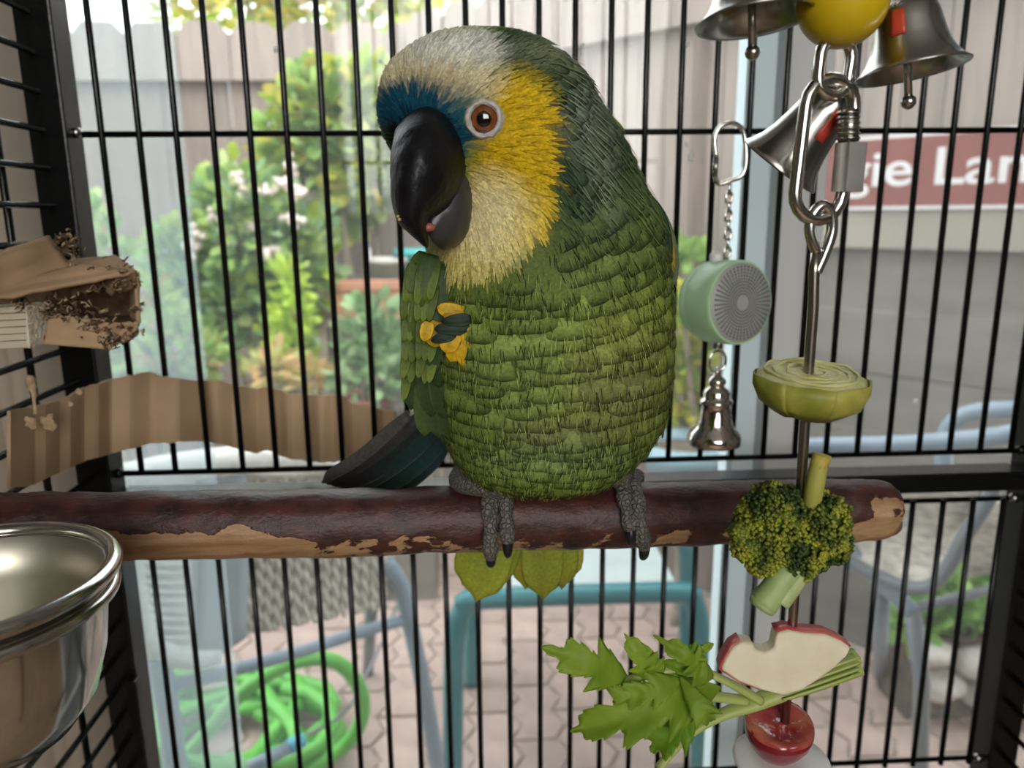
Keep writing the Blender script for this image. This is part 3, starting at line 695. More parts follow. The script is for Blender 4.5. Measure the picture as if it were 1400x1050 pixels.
path = smooth_path(pp, 16)
prr = np.interp(np.linspace(0, len(pp) - 1, len(path)), range(len(pp)), [.0163] * 7 + [.0160, .0145, .0095])
V, Fc = tube(path, list(prr), 40)
C = []
for i, v in enumerate(V):
    ring = i // 40; c = path[min(ring, len(path) - 1)]; d = (v - c)
    if ring < len(path) - 12: V[i] = v + d.normalized() * (0.0010 * nz(v, 38) + 0.0008 * nz(v, 110) + .0004 * nz(v, 300))
    dn = d.normalized(); px = topx(v)[0]
    low = -dn.z * 0.8 - dn.y * 0.45                                   # how far down the front
    bias = -0.30 + 0.43 * max(0, min(1, (low - 0.28) / 0.3))
    if px < 440: bias += 0.36 * max(0, min(1, (low + .10) / .22)) * min(1, (440 - px) / 100)
    elif px > 780: bias -= 0.05 * min(1, (px - 780) / 200)
    if px > 1160: bias += min(0.5, (px - 1160) / 22 * .3)
    C.append((bias, 0, 0, 1))
# colour attribute stores a bias that may be negative
pe = obj('wooden_perch', (V, Fc), perch_mat(), None, True, True, C)
tag(pe, 'dark red-brown branch perch with peeling bark across the cage', 'perch')

# ------------------------------------------------------------------ stainless bowl on the left wall
bc = at(-48, 806, 0.262); br = 0.0490
bowl = thing('food_bowl', bc + Vector((0, 0, -.055)), 'stainless steel food bowl hung on the left cage wall', 'bowl')
Mb = Matrix.Translation(bc)
prof_out = [(1e-4, -.062), (br * .40, -.0615), (br * .60, -.057), (br * .76, -.046), (br * .855, -.030), (br * .895, -.014), (br * .915, -.002)]
prof_in = [(br * .90, 0.001), (br * .87, -.016), (br * .82, -.030), (br * .72, -.043), (br * .56, -.0515), (br * .36, -.055), (1e-4, -.056)]
obj('outer_shell', lathe(prof_out, 72, Mb), STEELB, bowl)
obj('inner_shell', lathe([(br * .93, .0015)] + prof_in, 72, Mb), STEELIN, bowl)
def ringtor(R, r, z, m, name):
    pts = [bc + Vector((math.cos(t) * R, math.sin(t) * R, z)) for t in np.linspace(0, 2 * PI, 73)[:-1]]
    obj(name, tube(pts, r, 10, closed=True), m, bowl)
ringtor(br * .975, .0030, .0028, STEEL, 'rim')
obj('rim_flange', lathe([(br * .90, .0015), (br * .96, .0035), (br * .96, .0005), (br * .90, -.001)], 72, Mb), STEELB, bowl)
ringtor(br * .955, .0026, -.0055, STEEL, 'holder_ring')
obj('holder_arm', tube([bc + Vector((-br * .95, 0, -.0055)), Vector((XLW, bc.y, bc.z - .0055))], .003, 8), STEEL, bowl)
obj('holder_hook', tube(smooth_path([Vector((XLW + .004, bc.y, bc.z - .03)), Vector((XLW + .004, bc.y, bc.z)), Vector((XLW + .004, bc.y, bc.z + .02)), Vector((XLW - .004, bc.y, bc.z + .022))], 4), .003, 8), STEEL, bowl)
#@@PART2
# ------------------------------------------------------------------ the parrot
PY = 0.362
bird = thing('parrot', at(740, 655, PY), 'green parrot with yellow face and blue-white forehead perched on the branch', 'parrot')
#  y_px, x_left, x_right, depth centre, depth radius
SEC = [(48, 655, 668, .352, .004), (52, 622, 704, .352, .016), (60, 588, 734, .351, .026), (75, 556, 762, .350, .034), (100, 530, 790, .349, .040), (130, 521, 812, .348, .044),
       (160, 522, 830, .348, .046), (195, 532, 849, .349, .047), (230, 552, 866, .350, .047), (265, 572, 884, .352, .048), (300, 583, 897, .354, .050), (340, 586, 906, .356, .053),
       (390, 582, 912, .358, .057), (440, 580, 914, .359, .060), (490, 583, 913, .360, .060), (540, 592, 907, .361, .058), (580, 603, 893, .362, .054), (610, 616, 872, .363, .048),
       (635, 636, 846, .364, .038), (652, 670, 812, .366, .024), (660, 720, 770, .367, .008)]
sy = np.array([s[0] for s in SEC], float)
def catm(vals, t):
    i = min(int(t), len(vals) - 2); f = t - i; v = lambda k: vals[min(max(k, 0), len(vals) - 1)]
    p0, p1, p2, p3 = v(i - 1), v(i), v(i + 1), v(i + 2)
    return 0.5 * (2 * p1 + (p2 - p0) * f + (2 * p0 - 5 * p1 + 4 * p2 - p3) * f * f + (3 * p1 - p0 - 3 * p2 + p3) * f ** 3)
NS, NA = 81, 64
cols_ = [[s[k] for s in SEC] for k in range(5)]
brings = []
for i in range(NS):
    t = i / (NS - 1) * (len(SEC) - 1)
    y, xa, xb, yc, ry = [catm(c, t) for c in cols_]
    a = at(xa, y, yc); b = at(xb, y, yc); c = (a + b) / 2; brings.append((c, (b - a) / 2, Vector((0, ry, 0))))
bV, bF = loft(brings, NA, 2.15)
bV = [v + (v - brings[i // NA][0]).normalized() * 0.0012 * nz(v, 60) for i, v in enumerate(bV)]
body_bvh = BVHTree.FromPolygons(bV, bF)
def hit(px, py, default=PY):
    d = ray(px, py).normalized(); r = body_bvh.ray_cast(Vector((0, 0, 0)), d)
    if r[0] is None: return at(px, py, default), -d
    n = r[1] if r[1].dot(d) < 0 else -r[1]
    return r[0], n
def ell(x, y, cx, cy, rx, ry, soft=0.25):
    d = math.sqrt(((x - cx) / rx) ** 2 + ((y - cy) / ry) ** 2); return max(0.0, min(1.0, (1 + soft - d) / (2 * soft)))
def mix3(a, b, t): return tuple(a[i] * (1 - t) + b[i] * t for i in range(3))
GREEN = (0.205, 0.27, 0.05); DKG = (0.030, 0.062, 0.028); CRM = (0.62, 0.55, 0.34); WHT = (0.66, 0.66, 0.58); BLU = (0.008, 0.075, 0.125); YEL = (0.60, 0.40, 0.012); PYE = (0.72, 0.60, 0.22); OLV = (0.17, 0.20, 0.05); BRN = (0.22, 0.20, 0.10); VNT = (0.24, 0.36, 0.12); BLK = (0.006, 0.006, 0.008)
def plumage(x, y, front):
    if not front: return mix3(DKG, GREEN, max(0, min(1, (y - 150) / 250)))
    c = GREEN
    c = mix3(c, (0.28, 0.34, 0.065), ell(x, y, 800, 430, 120, 130, .6))
    c = mix3(c, (0.24, 0.33, 0.09), ell(x, y, 690, 480, 90, 120, .6) * .7)
    c = mix3(c, BRN, ell(x, y, 850, 520, 50, 60, .7) * .55); c = mix3(c, BRN, ell(x, y, 760, 590, 60, 30, .7) * .6)
    c = mix3(c, VNT, ell(x, y, 760, 625, 110, 32, .5) * .7)
    c = mix3(c, (0.14, 0.20, 0.035), ell(x, y, 650, 390, 110, 55, .6) * .8)
    # nape and crown
    c = mix3(c, (0.075, 0.125, 0.055), ell(x, y, 800, 235, 130, 120, .75))
    c = mix3(c, DKG, ell(x, y, 765, 185, 66, 110, .6)); c = mix3(c, DKG, ell(x, y, 700, 70, 60, 40, .5))
    c = mix3(c, (0.22, 0.26, 0.19), ell(x, y, 790, 140, 26, 60, .6) * .9); c = mix3(c, (0.20, 0.24, 0.15), ell(x, y, 815, 220, 22, 60, .6) * .7)  # pale patches paint the window's highlights on the nape
    c = mix3(c, (0.20, 0.22, 0.13), ell(x, y, 735, 72, 45, 20, .6) * .8)
    # yellow face
    c = mix3(c, YEL, ell(x, y, 695, 185, 58, 82, .22)); c = mix3(c, YEL, ell(x, y, 690, 240, 58, 60, .25)); c = mix3(c, (0.66, 0.46, 0.03), ell(x, y, 715, 285, 34, 40, .3))
    c = mix3(c, PYE, ell(x, y, 655, 300, 66, 62, .3)); c = mix3(c, (0.66, 0.55, 0.18), ell(x, y, 625, 355, 50, 22, .4)); c = mix3(c, (0.78, 0.68, 0.38), ell(x, y, 655, 285, 36, 50, .5) * .8)
    # forehead
    c = mix3(c, CRM, ell(x, y, 590, 108, 80, 58, .25)); c = mix3(c, WHT, ell(x, y, 600, 75, 62, 26, .5) * .9); c = mix3(c, WHT, ell(x, y, 640, 72, 28, 24, .5) * .8)
    c = mix3(c, (0.36, 0.28, 0.16), ell(x, y, 590, 135, 36, 22, .6) * .6)
    c = mix3(c, BLU, ell(x, y, 560, 158, 56, 30, .3)); c = mix3(c, BLU, ell(x, y, 610, 180, 38, 26, .35)); c = mix3(c, (0.03, 0.12, 0.12), ell(x, y, 628, 160, 20, 22, .5) * .7)
    c = mix3(c, BLK, ell(x, y, 570, 190, 42, 22, .35))
    return c
CAMV = Vector((0, 0, 0))
def fcol(p, n):
    u, v = topx(p); return plumage(u, v, n.dot(p) < 0.012), u, v
bcols = []
tmpn = [Vector((0, 0, 0))] * len(bV)
for i, v in enumerate(bV):
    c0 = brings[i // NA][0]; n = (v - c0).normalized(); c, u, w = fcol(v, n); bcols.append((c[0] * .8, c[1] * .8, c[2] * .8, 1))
FEATH = mat_col('plumage', 0.7, 900, 0.08, 0.25, 0.10)
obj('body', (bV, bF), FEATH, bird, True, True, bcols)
# --- contour feathers laid over the body
FV, FF, FC = [], [], []
TS = [0.0, 0.3, 0.6, 0.82, 0.93, 1.0]
PR_BODY = (0.5, 0.9, 1.0, 0.95, 0.78, 0.40); PR_HAIR = (.7, 1, .85, .6, .35, .08)
def feather(p, d, n, L, w, cb, ct, lift=.0022, R=.055, prof=PR_BODY, edge0=.72, dr=.10):
    d = (d - n * d.dot(n)).normalized(); s = d.cross(n).normalized(); k = len(FV)
    for j, t in enumerate(TS):
        ww = w * prof[j] / 2; h = lift * t - (L * t) ** 2 / (2 * R)
        c = p + d * (L * t) + n * h; drop = n * (ww * ww / .11 + ww * dr)
        FV.append(c - s * ww - drop); FV.append(c); FV.append(c + s * ww - drop)
        cc = mix3(cb, ct, max(0, (t - edge0) / (1 - edge0))); e = mix3(cc, ct, .06 + .5 * t * t)
        FC.append((*e, 1)); FC.append((*cc, 1)); FC.append((*e, 1))
    for j in range(len(TS) - 1):
        a = k + j * 3
        FF.append((a, a + 1, a + 4, a + 3)); FF.append((a + 1, a + 2, a + 5, a + 4))
bm_ = bmesh.new()
for v in bV: bm_.verts.new(v)
bm_.verts.ensure_lookup_table()
for f in bF: bm_.faces.new([bm_.verts[i] for i in f])
bmesh.ops.recalc_face_normals(bm_, faces=bm_.faces); bm_.normal_update(); bm_.faces.ensure_lookup_table()
beak0 = at(570, 205, .315)
rs = random.Random(5)
for f in bm_.faces:
    if len(f.verts) > 4: continue
    c = f.calc_center_median(); n = f.normal; u, v = topx(c); ar = f.calc_area()
    toward = n.dot(c) < 0.02
    face = v < 345 and (u < 745 - max(0, v - 290) * .6) and toward
    head = v < 330
    if face: dens = 5.2e5
    elif head: dens = 1.0e5 if toward else 0.4e5
    elif v < 420 and toward: dens = 3.5e5
    else: continue
    m = ar * dens; cnt = int(m) + (1 if rs.random() < m - int(m) else 0)
    vs = [w.co for w in f.verts]
    for q in range(cnt):
        a, b = rs.random(), rs.random()
        p = (vs[0].lerp(vs[1], a)).lerp(vs[3].lerp(vs[2], a), b); u, v = topx(p)
        base = plumage(u, v, toward); head = v < 300
        hairy = face or (toward and base[0] > base[1] * 1.02)
        if not hairy and v > 300: continue
        if face and (u - 662) ** 2 + (v - 163) ** 2 < 26 ** 2: continue
        j = rs.uniform(.82, 1.18); cb = tuple(x * j for x in base)
        down = Vector((0, 0, -1))
        away = (p - beak0)
        if hairy:
            d = away.normalized() + down * .15 + Vector((rs.uniform(-.25, .25), rs.uniform(-.25, .25), rs.uniform(-.25, .25)))
            if v > 270: d = d + down * 1.2 * min(1, (v - 270) / 40)
            feather(p - n * .0004, d, n, rs.uniform(.0055, .0085), rs.uniform(.0009, .0017), cb, tuple(min(1, x * 1.12) for x in cb), .0019, .04, PR_HAIR)
        elif head:
            d = away.normalized() + down * .9 + Vector((rs.uniform(-.15, .15), rs.uniform(-.15, .15), 0))
            k9 = rs.uniform(.75, 1.35)
            feather(p - n * .0006, d, n, rs.uniform(.009, .0125), rs.uniform(.005, .0075), tuple(x * k9 for x in cb), tuple(x * .22 for x in cb), .0019, .045)
            if rs.random() < .8: feather(p + n * .0003, d + Vector((rs.uniform(-.3, .3), 0, rs.uniform(-.2, .2))), n, .009, .0006, tuple(x * 1.3 for x in cb), cb, .0022, .045, PR_HAIR)
bm_.free()
# breast, flank and back feathers laid in staggered rows
RZ = [b[0].z for b in brings]
def surf(z, th):
    t = float(np.interp(-z, [-q for q in RZ], range(len(RZ)))); i = min(int(t), len(brings) - 2); f = t - i
    c = brings[i][0].lerp(brings[i + 1][0], f); a = brings[i][1].lerp(brings[i + 1][1], f); b = brings[i][2].lerp(brings[i + 1][2], f)
    co, si = math.cos(th), math.sin(th); e = 2 / 2.15
    return c + a * (abs(co) ** e * (1 if co >= 0 else -1)) + b * (abs(si) ** e * (1 if si >= 0 else -1))
ztop_, zbot_ = at(740, 285, PY).z, at(740, 652, PY).z
row_h = .0062; nrow = int((ztop_ - zbot_) / row_h)
for ri in range(nrow + 1):
    z0 = ztop_ - ri * row_h; prog = ri / nrow
    tilt = .30 * max(0, 1 - prog * 1.7)
    th = rs.random() * .1 + (.09 if ri % 2 else 0)
    while th < 2 * PI + .0:
        p0 = surf(z0, th); x_off = max(0, (topx(p0)[0] - 700) / 200) * .05
        zz_ = z0 + tilt * x_off + rs.gauss(0, .0011) + .0035 * nz((th * 1.5, ri * .35, 4))
        zz_ = min(max(zz_, zbot_ - .002), RZ[0] - .03)
        p = surf(zz_, th); pu = surf(zz_ + .002, th); ps = surf(zz_, th + .03)
        tu = (p - pu).normalized(); ts = (ps - p); arc = ts.length / .03; n = ts.normalized().cross(tu)
        ctr = Vector((brings[40][0].x, brings[40][0].y, p.z))
        if n.dot(p - ctr) < 0: n = -n
        n.normalize(); u, v = topx(p); toward = n.dot(p) < .02
        w = rs.uniform(.0155, .0225) * (.85 if prog > .75 else 1); th += (w * .60) / max(arc, .008)
        if v < 270: continue
        vv = v + 22; base = plumage(u, vv, toward)
        if base[0] > base[1] * 1.05 and toward: continue
        j = rs.uniform(.95, 1.35); cb = tuple(x * j for x in base); lowr = v > 585
        fl = max(0, min(1, (500 - v) / 150)) * max(-.1, (u - 700) / 200)
        d = tu + Vector((.38 * fl + rs.uniform(-.10, .10), 0, 0)); L = rs.uniform(.0135, .0165) * (.8 if lowr else 1); lf = rs.uniform(.0015, .0022)
        ct = tuple(x * .14 for x in cb)
        RR = .09 if prog > .7 else .22; feather(p - n * .0008, d, n, L, w, cb, ct, lf, RR, edge0=.74, dr=0.0)
        if not toward: continue
        dd = (d - n * d.dot(n)).normalized(); sd = dd.cross(n).normalized()
        for q in range(15):
            t9 = rs.uniform(.55, .97); sx = rs.uniform(-.45, .45) * w; k9 = rs.choice((.12, .2, .35, .6, .9, 1.15))
            pb9 = p + dd * (L * t9) + sd * sx + n * (lf * t9 - (L * t9) ** 2 / (2 * RR) - .0008 + .0004)
            feather(pb9, dd + sd * rs.uniform(-.3, .3), n, rs.uniform(.003, .0055), .00038, tuple(x * k9 for x in cb), tuple(x * k9 for x in cb), .0003, .055, PR_HAIR)
# ragged nape feathers at the right outline
for px, py, L in ((842, 180, .010), (848, 195, .012), (856, 215, .012), (862, 232, .010), (835, 160, .008)):
    p = at(px, py, .35); feather(p, Vector((.75, 0, -.7)), Vector((.5, -.6, .4)), L, .004, (.24, .28, .06), (.06, .08, .02), .001, .05)
pl = obj('contour_feathers', (FV, FF), FEATH, bird, True, False, FC); pl['kind'] = 'stuff'
# --- large feathers as parts
VANE = mat_col('flight_feather', 0.5, 500, 0.18, 0.18, 0.25)
def big_feather(name, base, tip, wpx, cb, ct, Yb=None, Yt=None, off=0.004, cam_=.25, label=None, edge=None, tipround=.75, bend=0.0):
    pb, nb = hit(*base, default=PY); pt, nt = hit(*tip, default=PY)
    if Yb: pb = at(*base, Yb)
    if Yt: pt = at(*tip, Yt)
    vd = -((pb + pt) / 2).normalized()
    if not Yb: pb = pb + vd * off
    if not Yt: pt = pt + vd * off
    d = pt - pb; L = d.length; dn = d.normalized(); s = dn.cross(vd).normalized(); n = s.cross(dn).normalized()
    w = wpx * mpp((pb.y + pt.y) / 2) / 2
    n_ = 12; rows, cs = [], []
    for i in range(n_ + 1):
        t = i / n_
        prof = min(1, .55 + t * 2.2) if t < .3 else (1.0 if t < tipround else math.sqrt(max(0.0, 1 - ((t - tipround) / (1 - tipround)) ** 2)) * .97 + .03)
        c = pb + d * t + n * (L * .05 * math.sin(t * PI)) + s * (bend * L * math.sin(t * PI))
        row = []
        for k in range(9):
            q = (-1, -.86, -.8, -.4, 0, .4, .8, .86, 1)[k]; row.append(c + s * (w * prof * q) - n * (abs(q) ** 1.6 * w * cam_) + n * (0.0003 if k == 4 else 0))
            e = mix3(cb, ct, t ** 1.2)
            if edge and abs(q) > .9: e = mix3(e, edge, .8)
            cs.append((*[x * (.72 + .28 * abs(q)) for x in e], 1))
        rows.append(row)
    o = obj(name, grid(rows), VANE, bird, True, True, cs); solid(o, .0007)
    if label: o['label'] = label
    return o
gA = (0.11, 0.175, 0.022); gB = (0.018, 0.045, 0.018); gC = (0.042, 0.085, 0.02); blu = (0.012, 0.05, 0.075); yel = (0.75, 0.46, 0.012)
drk = (0.012, 0.012, 0.014); gry = (0.07, 0.065, 0.06)
# wing at the left: primaries sweeping down to the left behind the perch
for i, (b, t, w, cb, ct) in enumerate((((600, 575), (470, 668), 34, (0.02, 0.05, 0.045), (0.012, 0.03, 0.028)), ((590, 578), (455, 664), 34, (0.02, 0.035, 0.03), drk),
        ((572, 572), (447, 662), 30, (.05, .05, .045), drk), ((560, 568), (440, 660), 28, (.11, .10, .09), gry), ((608, 590), (500, 672), 36, (0.02, 0.06, 0.05), (0.01, 0.03, 0.03)), ((612, 600), (520, 676), 32, (0.015, 0.05, 0.05), (0.01, 0.03, 0.03)))):
    big_feather('primary_feather', b, t, w, cb, ct, .385 + .0012 * i, .405 + .0012 * i, edge=(.12, .11, .10), bend=-.05)
W0 = .338
wf = [ # base, tip, width, colours, Y
    ((585, 400), (556, 520), 34, gA, (.12, .19, .03)), ((575, 420), (562, 560), 36, gA, gC), ((592, 470), (580, 596), 40, gC, (.09, .14, .035)),
    ((600, 480), (600, 598), 44, gB, (.06, .11, .035)), ((612, 470), (618, 602), 44, gB, gC),
    ((640, 480), (628, 598), 30, (0.012, 0.045, 0.05), (0.02, 0.06, 0.05)), ((652, 470), (640, 570), 20, (.40, .42, .22), (.05, .10, .10)),
    ((590, 440), (590, 570), 40, gB, gC), ((606, 440), (606, 572), 42, gB, gC), ((618, 440), (620, 560), 40, gB, (.05, .10, .03)), ((630, 440), (634, 545), 34, gB, (.04, .085, .04)),
    ((600, 420), (600, 530), 42, gB, gC), ((614, 420), (616, 520), 40, gB, gB), ((628, 430), (630, 512), 34, gB, gB),
    ((585, 350), (556, 440), 34, gA, gA), ((596, 355), (566, 470), 36, gA, (.10, .16, .03)), ((605, 360), (576, 500), 36, gC, gA), ((606, 380), (584, 520), 34, gC, gC),
    ((580, 345), (560, 400), 26, (.10, .15, .04), (.14, .20, .05)), ((592, 348), (575, 420), 28, gC, gA)]
for i, (b, t, w, cb, ct) in enumerate(wf):
    big_feather('wing_feather', b, t, w, cb, ct, W0 - .0009 * i + (.006 if b[0] < 590 else 0), W0 - .0009 * i - .003, edge=(.17, .21, .08), cam_=.10, tipround=.5)
for i in range(26):
    v9 = i // 5; y9 = 385 + v9 * 27 + rs.uniform(-4, 4); x9 = 553 + (i % 5) * 9 + rs.uniform(-2, 2)
    k9 = rs.uniform(.75, 1.25); big_feather('covert_feather', (x9 + 8, y9 - 26), (x9 - 1, y9 + 28), 15, tuple(k9 * q for q in (.06, .10, .015)), tuple(k9 * q for q in (.19, .26, .03)), W0 - .018 + .0002 * i + (.004 if i % 5 < 2 else 0), W0 - .0205 - .0003 * v9 + (.004 if i % 5 < 2 else 0), edge=(.02, .03, .008), cam_=.05, tipround=.3)
for i, (b, t, w, c) in enumerate((((600, 440), (592, 474), 30, (.55, .34, .012)), ((640, 432), (598, 420), 22, yel), ((646, 440), (606, 430), 20, (.5, .30, .01)), ((640, 440), (616, 494), 32, yel), ((652, 440), (632, 500), 34, yel), ((660, 440), (648, 492), 30, (.66, .44, .02)), ((652, 432), (642, 476), 34, yel), ((586, 440), (580, 466), 18, yel), ((620, 452), (610, 482), 28, yel))):
    big_feather('shoulder_feather', b, t, w, c, tuple(x * 1.1 for x in c), W0 - .023 - .0005 * i, W0 - .024 - .0005 * i, label='bright yellow shoulder feather', cam_=.05, tipround=.45)
for b, t, w in (((644, 436), (604, 440), 18), ((638, 448), (594, 450), 20), ((622, 456), (590, 466), 17), ((640, 442), (612, 452), 16)):
    big_feather('shoulder_feather', b, t, w, gB, (.012, .03, .012), W0 - .0278, W0 - .0280, cam_=.05, tipround=.2)
# wing edge at the right
for i, (b, t, w, cb, ct) in enumerate((((878, 262), (917, 396), 22, (.05, .085, .03), (.20, .23, .13)), ((880, 270), (914, 384), 18, (.05, .08, .03), (.60, .40, .02)), ((878, 262), (908, 372), 22, gB, gB), ((874, 262), (902, 350), 22, (.10, .15, .04), gB))):
    big_feather('wing_feather', b, t, w, cb, ct, .352 - .0012 * i, .348 - .0012 * i, bend=-.10)
# tail feathers hanging behind the perch, tips showing below it
tl = (0.58, 0.62, 0.07)
for i, (b, t, w, c2) in enumerate((((700, 640), (650, 823), 74, tl), ((690, 640), (632, 800), 50, (.54, .58, .06)), ((720, 640), (672, 806), 52, (.40, .46, .05)),
        ((740, 640), (742, 820), 62, (.60, .64, .08)), ((755, 640), (768, 806), 56, tl), ((770, 640), (782, 792), 40, (.62, .66, .12)), ((735, 640), (718, 806), 50, (.52, .56, .07)))):
    big_feather('tail_feather', b, t, w, (.45, .10, .02) if i > 4 else (.16, .25, .05), c2, .392 + .0015 * i, .402 + .0015 * i, cam_=.3, tipround=.72)
big_feather('vent_feather', (772, 636), (770, 663), 22, (.55, .10, .02), (.60, .09, .02), .343, .342, label='orange-red vent feather')
# --- beak
BEAK = mat('black_beak_horn', (0.006, 0.006, 0.008), 0.42, var=0.5, vscale=90, bump=0.5, bscale=160, spec=.3); BEAKG = mat('grey_beak_side', (0.035, 0.033, 0.034), 0.35, var=0.4, vscale=60, bump=0.2, bscale=90)
def pxloft(rows_, seg=20, power=2.0):
    """rows: px, py, Y, half-width px, depth m, tilt"""
    S = []
    P = [at(r[0], r[1], r[2]) for r in rows_]
    for i, r in enumerate(rows_):
        a = Vector((1, 0, 0)) * r[3] * mpp(r[2]); ax = r[5] if len(r) > 5 else 0
        t = (P[min(i + 1, len(P) - 1)] - P[max(i - 1, 0)]).normalized()
        a = (a - t * a.dot(t)); a = a.normalized() * r[3] * mpp(r[2])
        a = Matrix.Rotation(ax, 3, t) @ a
        b = t.cross(a).normalized() * r[4]; S.append((P[i], a, b))
    return loft(S, seg, power)
up_rows = [(590, 184, .324, 42, .012), (588, 205, .315, 48, .018), (585, 228, .308, 49, .021), (579, 252, .303, 45, .0210), (570, 275, .300, 36, .018), (566, 295, .2985, 24.5, .0130), (571, 311, .2985, 14.5, .0080), (578, 326, .299, 7.5, .0040), (584, 338, .2995, 1.6, .0010)]
def dense(rows_, n=4):
    P = [Vector((r[0], r[1], r[2] * 1000)) for r in rows_]; A = smooth_path(P, n); k = len(A)
    hw = np.interp(np.linspace(0, len(rows_) - 1, k), range(len(rows_)), [r[3] for r in rows_]); dp = np.interp(np.linspace(0, len(rows_) - 1, k), range(len(rows_)), [r[4] for r in rows_])
    return [(A[i].x, A[i].y, A[i].z / 1000, hw[i], dp[i]) for i in range(k)]
obj('upper_beak', pxloft(dense(up_rows), 24, 1.75), BEAK, bird)
lo_rows = [(638, 262, .322, 12, .012), (628, 280, .317, 20, .016), (618, 294, .312, 25, .015), (606, 304, .308, 22, .012), (594, 309, .304, 12, .007), (586, 310, .302, 5, .003)]
obj('lower_beak', pxloft(dense(lo_rows), 20, 2.0), BEAKG, bird)
o = obj('tongue', ico(at(586, 311, .2975), .0022, 2, (1.2, 1, .8)), mat('pinkish_tongue', (.35, .10, .08), .4), bird)
obj('cere', pxloft(dense([(572, 176, .3225, 24, .006), (574, 188, .3165, 34, .009), (578, 203, .3135, 36, .009)]), 16), BEAK, bird)
# bristles of pale crumbs stuck on the beak edge
CR = mat('crumb', (.55, .38, .12), .8)
for px, py in ((544, 296), (546, 300), (552, 288), (557, 283)): obj('crumb', ico(at(px, py, .290), .0007, 1), CR, bird)
# --- eye
pe_, ne = hit(662, 163); ne = (ne * .55 - pe_.normalized() * .6).normalized(); Me = axis_mat(pe_ - ne * .0022 + Vector((0, 0, 0)), ne); k_ = mpp(pe_.y)
RING = mat('pale_eye_skin', (.50, .47, .43), .7, var=.2, vscale=400, bump=.5, bscale=600)
pr_ = [(17 * k_, .0036)] + [(18 * k_ + 2.6 * k_ * (1 - math.cos(t)) , .0038 + 2.4 * k_ * math.sin(t)) for t in np.linspace(0.2, PI * .9, 7)] + [(26 * k_, .0015)]
obj('eye_ring', wav(lathe(pr_, 48, Me), .0005, 500), RING, bird)
iris = mat('orange_brown_iris', (.20, .055, .012), .15, coat=1.0, var=.35, vscale=300)
R_ = 19 * k_
obj('iris', lathe([(R_ * math.sin(t), .0016 + R_ * .55 * math.cos(t)) for t in np.linspace(PI * .55, .0, 12)], 32, Me), iris, bird)
obj('pupil', lathe([(R_ * .55, .0016 + R_ * .40)] + [(R_ * .5 * math.sin(t), .0019 + R_ * .45 + R_ * .12 * math.cos(t)) for t in np.linspace(PI / 2, 0, 6)], 28, Me), mat('black_pupil', (.002, .002, .002), .05, coat=1.0), bird)
# --- legs and feet
FOOT = mat('grey_scaly_skin', (.16, .145, .125), .75, var=.2, vscale=200)
def scaly(m):
    nt = m.node_tree; N = nt.nodes; L = nt.links; b = N['Principled BSDF']
    v = N.new('ShaderNodeTexVoronoi'); v.feature = 'DISTANCE_TO_EDGE'; v.inputs['Scale'].default_value = 420
    tc = N.new('ShaderNodeTexCoord'); L.new(tc.outputs['Object'], v.inputs['Vector'])
    bp = N.new('ShaderNodeBump'); bp.inputs['Strength'].default_value = .9; bp.inputs['Distance'].default_value = .0012
    mr = N.new('ShaderNodeMapRange'); mr.inputs['From Max'].default_value = .18; L.new(v.outputs['Distance'], mr.inputs['Value']); L.new(mr.outputs[0], bp.inputs['Height']); L.new(bp.outputs[0], b.inputs['Normal'])
scaly(FOOT)
CLAW = mat('dark_claw', (.012, .012, .014), .3)
def perch_at(px):
    q = min(path, key=lambda p: abs(topx(p)[0] - px)); return q
def toe(px0, px1, a0, a1, r, claw_len, name='toe'):
    """wraps round the perch from angle a0 (top) to a1 (front, lower); px drifts"""
    n = 16; pts, rr = [], []
    for i in range(n + 1):
        t = i / n; px = px0 + (px1 - px0) * t; c = perch_at(px); a = math.radians(a0 + (a1 - a0) * t)
        rad = .0163 + r * .85 + .0010 * abs(math.sin(t * PI * 2.6))
        dirv = Vector((0, -math.sin(a), math.cos(a))); p = c + dirv * rad; p.x = at(px, topx(p)[1], p.y).x
        pts.append(p); rr.append(r * (1.0 + .14 * math.sin(t * PI * 5.2) - .18 * t) * (1 + .05 * math.sin(t * 60)))
    t_ = obj(name, tube(smooth_path(pts, 3), rr, 14), FOOT, bird)
    ob_ = ORG[t_.name]
    e = pts[-1]; c = perch_at(px1); a = math.radians(a1); tang = Vector((0, -math.cos(a), -math.sin(a))); nrm = Vector((0, -math.sin(a), math.cos(a)))
    cl = [e - tang * .001, e + tang * claw_len * .4 + nrm * .0012, e + tang * claw_len * .75 + nrm * .0002, e + tang * claw_len - nrm * .0022]
    obj('claw', tube(smooth_path(cl, 4), [r * .72, r * .6, r * .42, .0003], 10), CLAW, t_)
toe(668, 671, -20, 128, .0041, .010); toe(688, 694, -10, 100, .0040, .010)
toe(846, 862, 5, 88, .0040, .009); toe(862, 881, -5, 117, .0043, .010)
toe(655, 640, -30, -120, .0038, .008); toe(700, 705, -30, -125, .0038, .008); toe(835, 828, -30, -125, .0038, .008); toe(868, 885, -30, -120, .0038, .008)
def leg(pts_, rr):
    obj('leg', tube(smooth_path(pts_, 6), rr, 14), FOOT, bird)
def P_(px, py, Y): return at(px, py, Y)
leg([P_(640, 640, .372), P_(630, 656, .366), P_(648, 660, .352), P_(672, 664, .346), P_(690, 668, .345)], [.006, .0062, .0062, .006, .004])
leg([P_(820, 630, .372), P_(828, 640, .362), P_(846, 645, .352), P_(862, 650, .348)], [.0075, .0075, .0068, .005])
# feathered thigh at the right
TH = [(850, 585, .366, 40, .03), (852, 610, .364, 34, .026), (850, 628, .362, 24, .018), (848, 640, .361, 12, .010)]
v_, f_ = pxloft(dense(TH), 20); obj('thigh', (v_, f_), FEATH, bird, True, True, [(.10, .16, .03, 1)] * len(v_))

